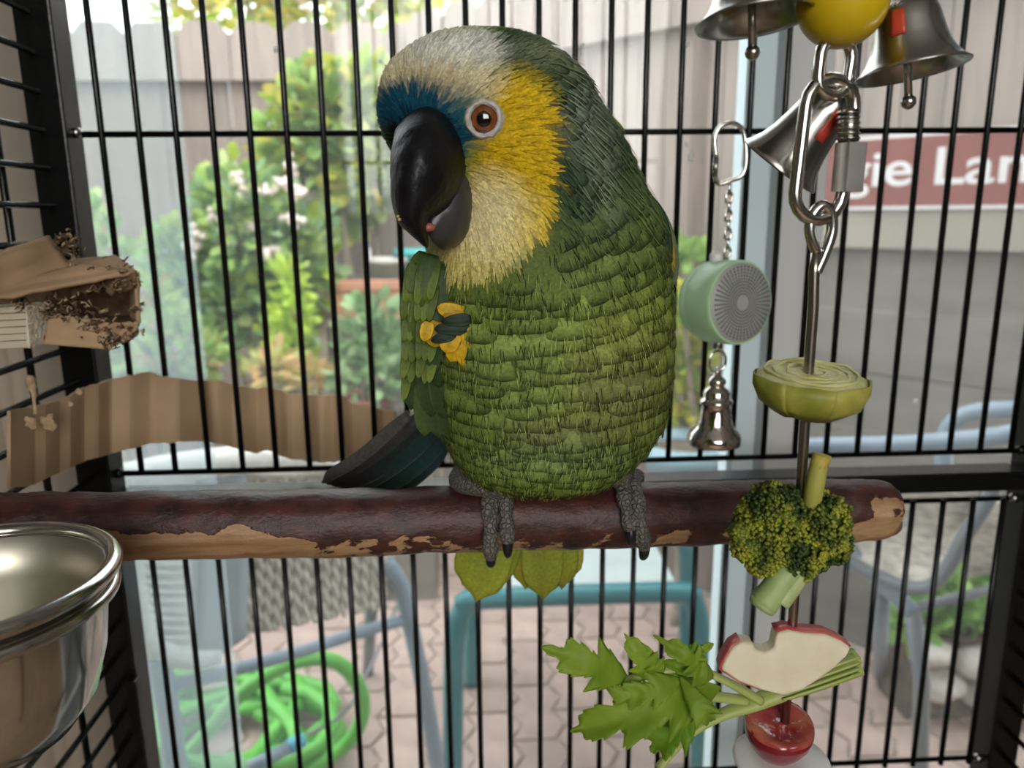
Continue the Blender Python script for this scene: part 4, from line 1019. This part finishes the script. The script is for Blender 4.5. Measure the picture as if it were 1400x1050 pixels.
# ------------------------------------------------------------------ hanging bell toy with skewer
KY = 0.272; K = mpp(KY)
def kp(px, py, dy=0): return at(px, py, KY + dy)
toy = thing('hanging_skewer_toy', kp(1068, 1045), 'steel bird toy of bells, yellow bead, links and food skewer', 'bird toy')
def bell_prof(r, h, th=.0008):
    o_ = [(.10, 1.0), (.36, .99), (.47, .94), (.54, .84), (.585, .68), (.63, .50), (.69, .33), (.78, .18), (.90, .06), (1.0, .0), (.985, -.02)]
    i_ = [(.94, .0), (.85, .07), (.74, .18), (.65, .33), (.58, .52), (.53, .7), (.45, .86), (.05, .93)]
    return [(a * r, b * h) for a, b in o_ + i_]
def bell(px, py, rpx, hpx, axis, dy, cl=True, stripe=False, m=STEELD):
    c = kp(px, py, dy); k = mpp(KY + dy); M = axis_mat(c, axis)
    b = obj('bell', lathe(bell_prof(rpx * k, hpx * k), 48, M), m, toy)
    if cl:
        ax = Vector(axis).normalized(); e = c + Vector((0, 0, -1)) * 38 * k
        obj('clapper', join(tube([c + ax * hpx * k * .8, e], .0014, 8), ico(e, .0026, 2)), STEELD, b)
    t = c + Vector(axis).normalized() * hpx * k
    obj('bell_loop', tube([t + Vector((math.cos(q) * 9 * k, 0, math.sin(q) * 9 * k + 5 * k)) for q in np.linspace(0, 2 * PI, 17)[:-1]], .0011, 8, closed=True), STEEL, b)
    if stripe:
        ax = Vector(axis).normalized(); Q = axis_mat(c, axis); vw = (Q.inverted().to_3x3() @ (-c)); th = math.atan2(vw.y, vw.x) + stripe
        rows_ = []
        for hh, rr_ in ((.82, .555), (.70, .585), (.56, .622), (.46, .65)):
            rows_.append([Q @ Vector((math.cos(th + d) * rr_ * rpx * k * 1.01, math.sin(th + d) * rr_ * rpx * k * 1.01, hh * hpx * k)) for d in np.linspace(-.2, .2, 5)])
        solid(obj('red_mark', grid(rows_), mat('red_paint_mark', (.55, .06, .03), .4), b), .0003)
    return b
bell(1246, 97, 70, 86, (-.14, .10, 1), .002, True, -.25)
bell(1031, 28, 74, 80, (-.08, .10, 1), .004)
bell(1066, 226, 58, 112, (.52, -.32, .78), .022, False, .5)
YBEAD = mat('yellow_plastic_bead', (.72, .50, .008), .35, coat=.3, trans=.15)
obj('bead', lathe(capped([(math.sin(t) * 56 * K, -math.cos(t) * 56 * K) for t in np.linspace(.12, PI - .12, 22)]), 40, Matrix.Translation(kp(1152, 2))), YBEAD, toy)
def link(c, w, h, r, roll=0.0, yaw=0.0, name='link', m=STEEL, parent=None, n=10):
    """elongated chain link; w,h outer half sizes in metres"""
    pts = []; R = w - r; H = h - w
    for q in np.linspace(0, PI, n): pts.append(Vector((math.cos(q) * R, 0, H + math.sin(q) * R)))
    for q in np.linspace(PI, 2 * PI, n): pts.append(Vector((math.cos(q) * R, 0, -H + math.sin(q) * R)))
    M = Matrix.Translation(c) @ Matrix.Rotation(yaw, 4, 'Z') @ Matrix.Rotation(roll, 4, 'Y')
    return obj(name, tube([M @ p for p in pts], r, 10, closed=True), m, parent or toy)
link(kp(1152, -62), 22 * K, 34 * K, .0020, 0, .3)
link(kp(1152, -110), 22 * K, 34 * K, .0020, 0, 1.4)
hook_top = kp(1152, -130); obj('hanger_wire', tube([hook_top, Vector((hook_top.x, hook_top.y, ZTOP + .014))], .0016, 8), STEEL, toy)
obj('bead_wire', tube([kp(1152, -35), kp(1150, 62)], .0018, 8), STEEL, toy)
for sx, px in ((-1, 1031), (1, 1245)):
    tp_ = kp(px, 5 if px > 1200 else -50, .004)
    obj('bell_wire', tube(smooth_path([kp(1152, -40), kp((1152 + px) / 2, -30), tp_], 5), .0013, 8), STEEL, toy)
link(kp(1141, 92), 30 * K, 43 * K, .0021, .05, .15)
ql = link(kp(1127, 206), 43 * K, 98 * K, .0023, .06, .12, 'quick_link')
# nut and threaded end of the quick link
n0 = kp(1158, 262, -.001); n1 = kp(1164, 196, -.001)
obj('nut', tube([n0, n1], 22 * K, 6), STEELD, ql, False)
obj('thread', tube([kp(1160, 150, -.001), kp(1160, 195, -.001)], 13 * K, 14), STEELD, ql)
for i in range(6): 
    c = kp(1160, 153 + i * 7, -.001); obj('thread_ridge', tube([c, c + Vector((0, 0, -.0007))], 14.5 * K, 14), STEELD, ql)
obj('skewer_eye', tube(smooth_path([kp(1117, 345), kp(1108, 320), kp(1110, 296), kp(1124, 281), kp(1136, 292), kp(1137, 318), kp(1126, 350), kp(1116, 372)], 5), .0020, 10), STEEL, toy)
obj('skewer', tube([kp(1116, 345), kp(1113, 372), kp(1112, 420), kp(1101, 570), kp(1085, 830), kp(1066, 1075)], 7.2 * K, 14), mat('dark_skewer_steel', (.36, .32, .28), .25, 1.0), toy)
WPL = mat('white_plastic', (.88, .87, .85), .35)
obj('stop_disc', lathe(capped([(60 * K, -.0016), (72 * K, -.001), (74 * K, .0006), (70 * K, .0018), (40 * K, .0022)]), 40, Matrix.Translation(kp(1068, 1040))), WPL, toy)
obj('end_ball', ico(kp(1066, 1085), .008, 3), STEEL, toy)

# ------------------------------------------------------------------ food on the skewer
def mat_sprout():
    return mat('sprout_leaf', (.24, .27, .025), .5, col2=(.58, .52, .11), vscale=60, lo=.4, hi=.7, trans=.2)
SPC = mat('sprout_cut', (.62, .60, .22), .6, col2=(.74, .70, .38), vscale=160, trans=.15); SPL = mat_sprout()
bs = thing('brussels_sprout_half', kp(1100, 572), 'halved brussels sprout with pale cut face up, threaded on the skewer', 'sprout')
c = kp(1110, 513); Ms = Matrix.Translation(c) @ Matrix.Rotation(.03, 4, 'Y') @ Matrix.Rotation(.10, 4, 'X')
obj('cut_face', wav(lathe([(1e-5, .0006), (20 * K, .0012), (40 * K, .0010), (60 * K, .0006), (73 * K, -.0004), (74 * K, -.002)], 40, Ms), .0007, 260), SPC, bs)
obj('leaf_dome', wav(lathe([(74 * K, -.0008), (75 * K, -.004), (66 * K, -.0085), (48 * K, -.0125), (26 * K, -.0150), (10 * K, -.0170), (1e-5, -.0172)], 40, Ms), .0012, 110), SPL, bs)
for i, (a0, a1, r0, z0) in enumerate(((-2.6, -1.2, 75.5, -.001), (-1.6, -.3, 76, -.0015), (-3.3, -2.4, 77, -.0005))):
    rows_ = [[Ms @ Vector((math.cos(a) * rr_ * K, math.sin(a) * rr_ * K, zz_)) for a in np.linspace(a0, a1, 12)] for rr_, zz_ in ((r0 + 1, .0006), (r0 + 2, -.004), (r0 - 7, -.009), (r0 - 28, -.0135))]
    solid(obj('outer_leaf', wav(grid(rows_), .0009, 150), SPL, bs), .0006)
for rr_ in (18, 34, 50, 63):
    obj('leaf_layer', wav(tube([Ms @ Vector((math.cos(q) * rr_ * K * (1 + .05 * math.sin(3 * q + rr_)), math.sin(q) * rr_ * K, .0012)) for q in np.linspace(0, 2 * PI, 30)[:-1]], .0006, 6, closed=True), .0010, 200), SPC, bs)
br_ = thing('broccoli_floret', kp(1078, 790), 'broccoli floret with cut stems threaded on the skewer', 'broccoli')
BUD = mat_col('broccoli_buds', .6, 500, .08, .3, .3)
V, Fc, C = [], [], []
blobs = [(1060, 702, 46, 0), (1122, 712, 42, -.003), (1036, 716, 34, .002), (1090, 748, 46, -.001), (1135, 742, 32, 0), (1050, 745, 42, .0), (1020, 748, 20, -.004), (1040, 768, 20, -.005), (1010, 728, 13, -.004), (1100, 690, 28, .004)]
rb = random.Random(3)
core = join(*[ico(kp(x, y, dy), r * K * .86, 2) for x, y, r, dy in blobs])
cv, cf = wav(core, .0012, 120)
obj('crown', (cv, cf), BUD, br_, True, True, [(.05, .09, .015, 1)] * len(cv))
for x, y, r, dy in blobs:
    c = kp(x, y, dy); nb_ = int(r * r * .55) + 120; bt = rb.uniform(.0, 1.0)
    for q in range(nb_):
        d = Vector((rb.gauss(0, 1), rb.gauss(0, 1), rb.gauss(0, 1))).normalized(); p = c + d * r * K * (.90 + .10 * rb.random() + .22 * nz(d * 3 + c * 90, 1.0))
        rr_ = rb.uniform(.0007, .0013); v, f = ico(p, rr_, 1) if False else ([p + Vector(e) * rr_ for e in ((1, 0, 0), (-1, 0, 0), (0, 1, 0), (0, -1, 0), (0, 0, 1), (0, 0, -1))], [(0, 2, 4), (2, 1, 4), (1, 3, 4), (3, 0, 4), (2, 0, 5), (1, 2, 5), (3, 1, 5), (0, 3, 5)])
        k = len(V); V += v; Fc += [tuple(i + k for i in t) for t in f]
        q9 = max(0, min(1, .5 + 1.3 * nz(p, 130) + rb.uniform(-.25, .25))); cc = mix3((.035, .065, .012), (.34, .36, .035), q9)
        C += [(*cc, 1)] * 6
o = obj('buds', (V, Fc), BUD, br_, True, False, C); o['kind'] = 'stuff'
STM = mat('broccoli_stem', (.30, .44, .14), .5, col2=(.50, .58, .26), vscale=50, trans=.15); STY = mat('broccoli_stem_cut', (.45, .36, .06), .6, var=.2, vscale=200)
s1_ = obj('stem', tube(smooth_path([kp(1108, 700, -.004), kp(1113, 670, -.006), kp(1121, 630, -.006)], 5), [.0032, .0034, .0032], 12), mat('yellow_stem', (.50, .48, .10), .5, var=.15, trans=.2), br_)
obj('stem_cut', tube([kp(1119, 640, -.0062), kp(1124, 622, -.0062)], [.0030, .0034], 10), STY, s1_)
s2_ = obj('stem', tube(smooth_path([kp(1085, 770, -.004), kp(1066, 795, -.006), kp(1043, 826, -.007)], 5), [.0050, .0050, .0056], 14), STM, br_)
obj('stem_cut', tube([kp(1045, 823, -.0072), kp(1040, 830, -.0072)], [.0056, .0052], 14), STM, s2_)
obj('stem', tube(smooth_path([kp(1100, 775, -.004), kp(1085, 800, -.007), kp(1066, 824, -.008)], 5), [.0036, .0034, .0038], 12), STM, br_)
# celery
CEL = mat('celery_stalk', (.42, .52, .12), .45, col2=(.60, .66, .24), vscale=30, trans=.25, stretch=(1, 1, 1)); CLF = mat('celery_leaf', (.26, .46, .03), .5, col2=(.50, .64, .08), vscale=45, trans=.6, bump=.4, bscale=120)
ce = thing('celery_stalk', kp(1010, 1000), 'celery stalk with bright leafy sprigs threaded on the skewer', 'celery')
def stalk(pts_, rpx, name='stalk', sq=.7):
    obj(name, tube(smooth_path([kp(*p) for p in pts_], 6), [r * K for r in rpx], 14, sq=sq), CEL, ce)
stalk([(1172, 908, .004), (1120, 926, .004), (1070, 944, .003), (1030, 962, .002), (985, 978, 0), (940, 1005, -.002), (900, 1050, -.004)], [22, 23, 20, 15, 11, 9, 8])
stalk([(1172, 896, .008), (1130, 915, .008), (1080, 935, .006)], [16, 17, 14])
stalk([(1040, 958, 0), (1000, 935, -.001), (960, 918, -.002), (915, 915, -.003), (848, 934, -.004)], [10, 9, 8, 8, 9], 'sprig_stem')
stalk([(1020, 958, 0), (970, 952, -.002), (920, 955, -.003)], [10, 10, 6], 'sprig_stem')
for y in (898, 906, 914, 921):
    obj('rib', tube(smooth_path([kp(1176, y, -.003), kp(1120, y + 20, -.0035), kp(1070, y + 36, -.003)], 5), .0006, 6), CEL, ce)
def cleaf(base, tip, w, lobes, seed, dyb=-.003, dyt=-.006, curl=.15, side=0.0):
    rl = random.Random(seed); pb = kp(*base, dyb); pt = kp(*tip, dyt); d = pt - pb; L = d.length; dn = d.normalized(); vd = -pb.normalized(); s = dn.cross(vd).normalized()
    s = (s + vd * side).normalized(); n = s.cross(dn); W = w * K / 2; N_ = 60; rows_ = []
    for i in range(N_ + 1):
        t = i / N_
        env = math.sin(PI * min(1, t ** .65)) ** .8 * .85 + .10 * (1 - t)
        f1 = (lobes * t ** 1.05) % 1.0; lob = f1 ** .75 if f1 < .86 else (1 - f1) / .14
        ser = .16 * ((t * lobes * 3.3) % 1.0)
        half = W * env * (.26 + .66 * lob + ser)
        c = pb + d * t + n * L * curl * math.sin(t * PI)
        sw = dn * (half * .75)
        row = []
        for q in (-1, -.55, 0, .55, 1):
            row.append(c + s * half * q * (1 if q > 0 else .92) + sw * (q * q) + n * (abs(q) * half * .30 + .0012 * nz((t * 5, q * 2, seed), 1.5)))
        rows_.append(row)
    o = obj('leaf', grid(rows_), CLF, ce); solid(o, .0005); return o
cleaf((860, 930), (740, 884), 92, 2.6, 1); cleaf((895, 930), (854, 866), 62, 2.2, 2); cleaf((965, 915), (893, 868), 56, 2.4, 3, curl=.3); cleaf((975, 925), (905, 905), 56, 1.9, 4, curl=.35)
cleaf((985, 940), (780, 1000), 126, 3.3, 5); cleaf((960, 960), (890, 1028), 92, 2.5, 6, -.002, -.004); cleaf((935, 930), (838, 960), 70, 2.6, 7, -.006, -.008); cleaf((930, 925), (970, 985), 54, 1.8, 8, -.007, -.009, .4); cleaf((930, 905), (975, 880), 40, 1.7, 9, -.005, -.007, .3); cleaf((905, 925), (878, 880), 40, 2.0, 10)
cleaf((960, 950), (850, 1000), 80, 2.8, 11, -.001, 0.0)
# apple slice
FLS = mat('apple_flesh', (.78, .68, .46), .55, col2=(.86, .78, .58), vscale=80, bump=.3, bscale=300, trans=.1); SKN = mat('apple_skin', (.42, .035, .045), .35, col2=(.62, .16, .14), vscale=90)
ap = thing('apple_slice', kp(1070, 950), 'white-fleshed apple slice with red skin on the skewer', 'apple slice')
ao = [(986, 916), (992, 902), (1002, 886), (1014, 878), (1030, 880), (1034, 890), (1046, 892), (1058, 888), (1060, 876), (1062, 866), (1078, 862), (1100, 866), (1130, 868), (1150, 876), (1164, 886), (1158, 898), (1140, 915), (1120, 930), (1098, 944), (1072, 952), (1040, 944), (1010, 932)]
front = [kp(x, y, -.005 - .00007 * (y - 860) + .0) for x, y in ao]
v_, f_ = prism(front, Vector((.001, .0085, -.001)))
bevel(obj('flesh', (v_, f_), FLS, ap, False), .0012, 3)
def skin_strip(idx, name='skin'):
    rows_ = [[front[i] + (front[i] - kp(1075, 908, -.006)).normalized() *   .0003 + Vector((.001, .0085, -.001)) * t for i in idx] for t in (.12, .5, .98)]
    solid(obj(name, wav(grid(rows_), .0004, 400), SKN, ap), .0006)
skin_strip([0, 1, 2, 3]); skin_strip([9, 10, 11, 12, 13, 14]); skin_strip([20, 21, 0])
# halved red fruit
RED = mat('dark_red_fruit_skin', (.22, .008, .018), .25, coat=.5, var=.25, vscale=60); REDC = mat('wet_red_cut', (.30, .02, .03), .10, col2=(.55, .16, .10), vscale=70, coat=1.0, bump=.5, bscale=160)
rf = thing('halved_red_fruit', kp(1068, 1040), 'halved glossy dark red fruit resting on the white disc', 'fruit')
c = kp(1066, 988, -.001); Mr = Matrix.Translation(c) @ Matrix.Rotation(.18, 4, 'X')
obj('skin', lathe([(50 * K, 0), (52 * K, -.002), (50 * K, -.006), (43 * K, -.010), (33 * K, -.0140), (22 * K, -.0165), (1e-5, -.0170)], 40, Mr), RED, rf)
obj('cut_face', wav(lathe([(1e-5, .0002), (12 * K, -.0006), (30 * K, -.0002), (44 * K, .0010), (50 * K, .0008), (52 * K, -.0008)], 40, Mr), .0006, 300), REDC, rf)

# ------------------------------------------------------------------ mint green hanging toy
TY = 0.525; TK = mpp(TY)
def tp(px, py, dy=0): return at(px, py, TY + dy)
mt = thing('mint_toy', tp(976, 610), 'mint green drum-shaped hanging toy with grey perforated face and chrome bell', 'bird toy')
MINT = mat('mint_green_plastic', (.70, .95, .64), .4, coat=.2, trans=.4); GRL = mat('grey_speaker_face', (.42, .43, .40), .55, 0.1); HOL = mat('dark_hole', (.09, .09, .085), .8)
ax = Vector((.42, -.90, .06)).normalized(); R_ = 56.5 * TK; Lc = .038; fcn = tp(1014, 414, -.016); Md = axis_mat(fcn, ax)
obj('drum', lathe([(1e-5, -Lc), (R_ * .70, -Lc), (R_ * .86, -Lc + .0025), (R_ * .96, -Lc + .008), (R_, -Lc + .0125), (R_, -Lc + .0128), (R_ * .99, -Lc + .0132), (R_, -Lc + .0136), (R_, -.004), (R_ * .985, -.001), (R_ * .95, 0), (R_ * .93, -.001)], 56, Md), MINT, mt)
gf = obj('grille_face', lathe([(R_ * .94, -.0008), (R_ * .92, .0004), (R_ * .5, .0008), (1e-5, .0009)], 56, Md), GRL, mt)
V, Fc = [], []
for ri in range(3, 13):
    rr_ = R_ * .88 * ri / 12.5; nh = 46
    for k in range(nh):
        th = 2 * PI * k / nh; a = Vector((math.cos(th), math.sin(th), 0)); b_ = Vector((-a.y, a.x, 0)); c = a * rr_ + Vector((0, 0, .00105)); w = R_ * .022; h = R_ * .022 * min(1, ri / 7)
        i0 = len(V); V += [Md @ (c - a * w - b_ * h), Md @ (c + a * w - b_ * h), Md @ (c + a * w + b_ * h), Md @ (c - a * w + b_ * h)]; Fc.append((i0, i0 + 1, i0 + 2, i0 + 3))
o = obj('grille_holes', (V, Fc), HOL, gf, False, False); o['kind'] = 'stuff'
cdr = fcn - ax * Lc * .55
def stad(pts_, r, name, m=CHROME, cl=False): return obj(name, tube(smooth_path(pts_, 5, cl), r, 8, closed=cl), m, mt)
stad([tp(979, 215), tp(977, 190), tp(984, 174), tp(1000, 168), tp(1014, 176), tp(1019, 195), tp(1020, 222), tp(1014, 240), tp(998, 247), tp(983, 252), tp(977, 240)], .0016, 'carabiner')
obj('carabiner_gate', tube([tp(979, 215), tp(977, 242)], .0019, 8), STEELD, mt)
for i in range(8):
    y = 258 + i * 12.5; c = tp(997 - i * .4, y); link(c, .0032, .0048, .0009, 0, 0.25 if i % 2 else 1.25, 'chain_link', CHROME, mt, 6)
top_pt = cdr + Vector((0, 0, R_)); obj('top_knob', lathe(capped([(.0045, -.002), (.0045, .003), (.0025, .006)]), 16, Matrix.Translation(top_pt + Vector((-.004, 0, 0)))), WPL, mt)
obj('top_pin', tube([tp(995, 352), top_pt + Vector((0, 0, -.001))], .0012, 8), CHROME, mt)
obj('bottom_pin', lathe(capped([(.0035, -.004), (.0035, .002)]), 14, Matrix.Translation(cdr + Vector((0, 0, -R_)))), STEELD, mt)
link(tp(981, 494), .0072, .0085, .0010, 0, .2, 'ring', CHROME, mt)
link(tp(980, 512), .0035, .0055, .0010, 0, 1.3, 'ring', CHROME, mt)
cb_ = tp(976, 606); bp_ = [(37, 0), (37.5, 10), (35, 16), (27, 24), (23, 34), (21, 50), (20, 56), (23, 59), (23.5, 62), (20, 65), (18, 66), (18.5, 74), (16, 79), (11, 82), (10, 84), (12.5, 88), (12, 92), (8, 96), (5, 98), (4, 104), (.01, 106)]
obj('chrome_bell', lathe([(30 * TK, 2 * TK), (35 * TK, -1 * TK)] + [(a * TK, b * TK) for a, b in bp_], 44, Matrix.Translation(cb_)), CHROME, mt)

# ------------------------------------------------------------------ cardboard
def mat_corr():
    m = mat('corrugated_kraft', (.50, .35, .21), .9, var=.08, vscale=25); nt = m.node_tree; N = nt.nodes; L = nt.links; b = N['Principled BSDF']
    return m
CORR = mat_corr()
strip_pts = [(12, 668, 562, .430), (45, 662, 556, .452), (80, 645, 548, .475), (110, 632, 532, .495), (150, 620, 519, .52), (205, 606, 508, .538), (215, 606, 514, .541), (243, 604, 517, .547), (262, 603, 520, .559), (280, 604, 520, .570), (300, 606, 520, .575), (320, 612, 526, .578), (352, 620, 532, .580), (365, 614, 528, .580), (395, 627, 538, .578), (440, 632, 541, .577), (468, 630, 540, .576), (480, 626, 551, .575), (540, 610, 562, .574)]
def strip():
    n = 110; rows = [[] for _ in range(9)]
    xs = [p[0] for p in strip_pts]
    for x in np.linspace(xs[0], xs[-1], n):
        yb_ = np.interp(x, xs, [p[1] for p in strip_pts]) + 2.0 * nz((x * .08, 1, 0)) + 1.5 * nz((x * .3, 3, 0)); yt_ = np.interp(x, xs, [p[2] for p in strip_pts]) + 2.0 * nz((x * .1, 5, 0)) + 1.6 * nz((x * .35, 8, 0)); Y = np.interp(x, xs, [p[3] for p in strip_pts])
        Y += float(np.interp(x, [12, 45, 62, 80, 95, 112, 132, 150, 178, 205, 215, 300, 320, 338, 352, 366, 382, 400, 420, 440, 455, 468, 482, 500, 520, 540], [0, .004, 0, .005, .001, .006, .001, .005, 0, .004, 0, 0, .007, .001, .006, 0, .007, .001, .006, 0, .006, .001, .007, .001, .006, 0]))
        for i in range(9): rows[i].append(at(x, yt_ + (yb_ - yt_) * i / 8, Y))
    return grid(rows)
cs = thing('cardboard_strip', at(240, 605, .56), 'bent strip of corrugated cardboard woven through the cage bars', 'cardboard')
solid(obj('sheet', strip(), CORR, cs, False), .0020)
# torn curls on the strip's near end
for i, (px, py, r, Y) in enumerate(((42, 578, 9, .443), (66, 578, 12, .452), (108, 535, 5, .486), (97, 552, 4, .480))):
    c = at(px, py, Y - .003); v9, f9 = ico(c, r * mpp(Y), 3, (.8, .35, .9)); v9 = [v + (v - c) * .8 * nz(v, 420) for v in v9]
    obj('torn_curl', (v9, f9), CARDE, cs, False)
obj('torn_curl', wav(tube(smooth_path([at(48, 566, .446), at(46, 540, .447), at(42, 520, .447), at(47, 516, .447)], 4), [.0012, .0008, .0025, .003, .0015], 7), .0012, 260), CARDE, cs)
# chewed box wedged in the left wall
bx = thing('chewed_cardboard_box', at(90, 475, .45), 'chewed brown cardboard box with shredded edges wedged in the left bars', 'cardboard')
def sheet(quad, Y4, nu=16, nv=10, rag=(0, 0, 0, 0), m=CARD, th=.0022, warp=.002, name='flap', seed=0, ragpx=7):
    """quad: px corners TL,TR,BR,BL with depths; rag: top,right,bottom,left raggedness"""
    rows_ = []
    for j in range(nv + 1):
        v = j / nv; row = []
        for i in range(nu + 1):
            u = i / nu
            L_ = [quad[0][k] * (1 - u) + quad[1][k] * u for k in (0, 1)]; B_ = [quad[3][k] * (1 - u) + quad[2][k] * u for k in (0, 1)]
            x = L_[0] * (1 - v) + B_[0] * v; y = L_[1] * (1 - v) + B_[1] * v
            Y = (Y4[0] * (1 - u) + Y4[1] * u) * (1 - v) + (Y4[3] * (1 - u) + Y4[2] * u) * v
            a = nz((u * 9 + seed, v * 9, seed * 3)) + .6 * nz((u * 25, v * 25 + seed, 1))
            if j == 0: y += rag[0] * a * ragpx
            if j == nv: y += rag[2] * a * ragpx
            if i == nu: x += rag[1] * a * ragpx
            if i == 0: x += rag[3] * a * ragpx
            row.append(at(x, y, Y + warp * nz((u * 3, v * 3, seed + .5))))
        rows_.append(row)
    o = obj(name, grid(rows_), m, bx); solid(o, th); return o
sheet([(-60, 362), (66, 322), (104, 374), (-60, 412)], (.40, .45, .455, .40), rag=(.4, 1, 0, 0), seed=1, warp=.004)             # top flap
sheet([(-60, 404), (100, 356), (150, 352), (-60, 414)], (.40, .475, .48, .40), rag=(.3, .3, .3, 0), seed=2)                    # lid, rear
sheet([(-60, 406), (112, 362), (188, 372), (-40, 416)], (.41, .452, .448, .405), rag=(.3, .4, .8, 0), seed=12)                 # lid
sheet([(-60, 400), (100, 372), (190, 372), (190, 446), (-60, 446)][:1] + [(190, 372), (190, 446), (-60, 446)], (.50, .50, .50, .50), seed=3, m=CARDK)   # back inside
sheet([(112, 362), (158, 350), (190, 374), (130, 378)], (.47, .474, .448, .45), seed=4, rag=(.2, .2, .5, 0))
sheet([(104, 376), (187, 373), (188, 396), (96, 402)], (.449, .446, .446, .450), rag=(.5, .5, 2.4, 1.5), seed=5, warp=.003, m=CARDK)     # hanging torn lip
sheet([(186, 374), (181, 386), (180, 436), (190, 442)], (.446, .50, .50, .446), rag=(.4, .3, .4, 0), seed=15)                  # right wall
sheet([(66, 428), (150, 442), (144, 477), (62, 471)], (.438, .438, .438, .436), rag=(1.8, 1.2, 0, 0), seed=6)                 # front lower flap
sheet([(144, 442), (190, 440), (182, 464), (144, 477)], (.440, .446, .446, .44), rag=(.4, .8, 1, 0), seed=7)
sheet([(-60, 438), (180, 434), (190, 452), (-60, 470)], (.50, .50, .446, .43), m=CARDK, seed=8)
blk = [at(-70, 424, .418), at(36, 418, .428), at(40, 476, .428), at(-70, 482, .418)]
ob = obj('paper_block', prism(blk, Vector((-.002, .02, 0))), CARDP, bx, False); bevel(ob, .001)
blk2 = [at(36, 417, .427), at(63, 414, .442), at(68, 468, .442), at(40, 477, .427)]
bevel(obj('block_end', prism(blk2, Vector((-.006, .004, 0))), mat('torn_white_paper', (.74, .68, .55), .95, var=.1, vscale=200, bump=.8, bscale=400), bx, False), .0008)
for i in range(5):
    a9 = at(-70, 432 + i * 9.5, .4172); b9 = at(35, 427 + i * 9.5, .4272); obj('paper_layer', tube([a9, b9], .0003, 6), CARD, bx)
SHR = []
rk = random.Random(11)
def shred(px, py, Y, n, spread, ln):
    for q in range(n):
        p = at(px + rk.gauss(0, spread), py + rk.gauss(0, spread * .7), Y + rk.uniform(-.004, .004)); d = Vector((rk.uniform(-1, 1), rk.uniform(-.8, .2), rk.uniform(-.8, .8))).normalized() * ln * .6 * rk.uniform(.5, 1.3); w = Vector((rk.uniform(-1, 1), rk.uniform(-1, 1), rk.uniform(-1, 1))).normalized() * rk.uniform(.0004, .0011)
        q1 = p + d * .5 + Vector((rk.gauss(0, .001), rk.gauss(0, .001), rk.gauss(0, .001)))
        SHR.append(([p - w, p + w, q1 + w * .8, q1 - w * .8, p + d], [(0, 1, 2, 3), (3, 2, 4)]))
for a in ((92, 330, .452, 40, 9, .006), (100, 345, .455, 24, 8, .006), (120, 380, .448, 50, 14, .006), (165, 380, .446, 50, 16, .005), (75, 425, .437, 50, 14, .006), (100, 420, .44, 40, 12, .006), (135, 445, .437, 60, 11, .006), (150, 465, .438, 50, 8, .005), (180, 455, .444, 40, 8, .005), (186, 420, .445, 14, 5, .005), (25, 415, .425, 16, 5, .006)): shred(*a)
o = obj('shreds', join(*SHR[::2]), CARDE, bx, True, False); solid(o, .0005); o['kind'] = 'stuff'
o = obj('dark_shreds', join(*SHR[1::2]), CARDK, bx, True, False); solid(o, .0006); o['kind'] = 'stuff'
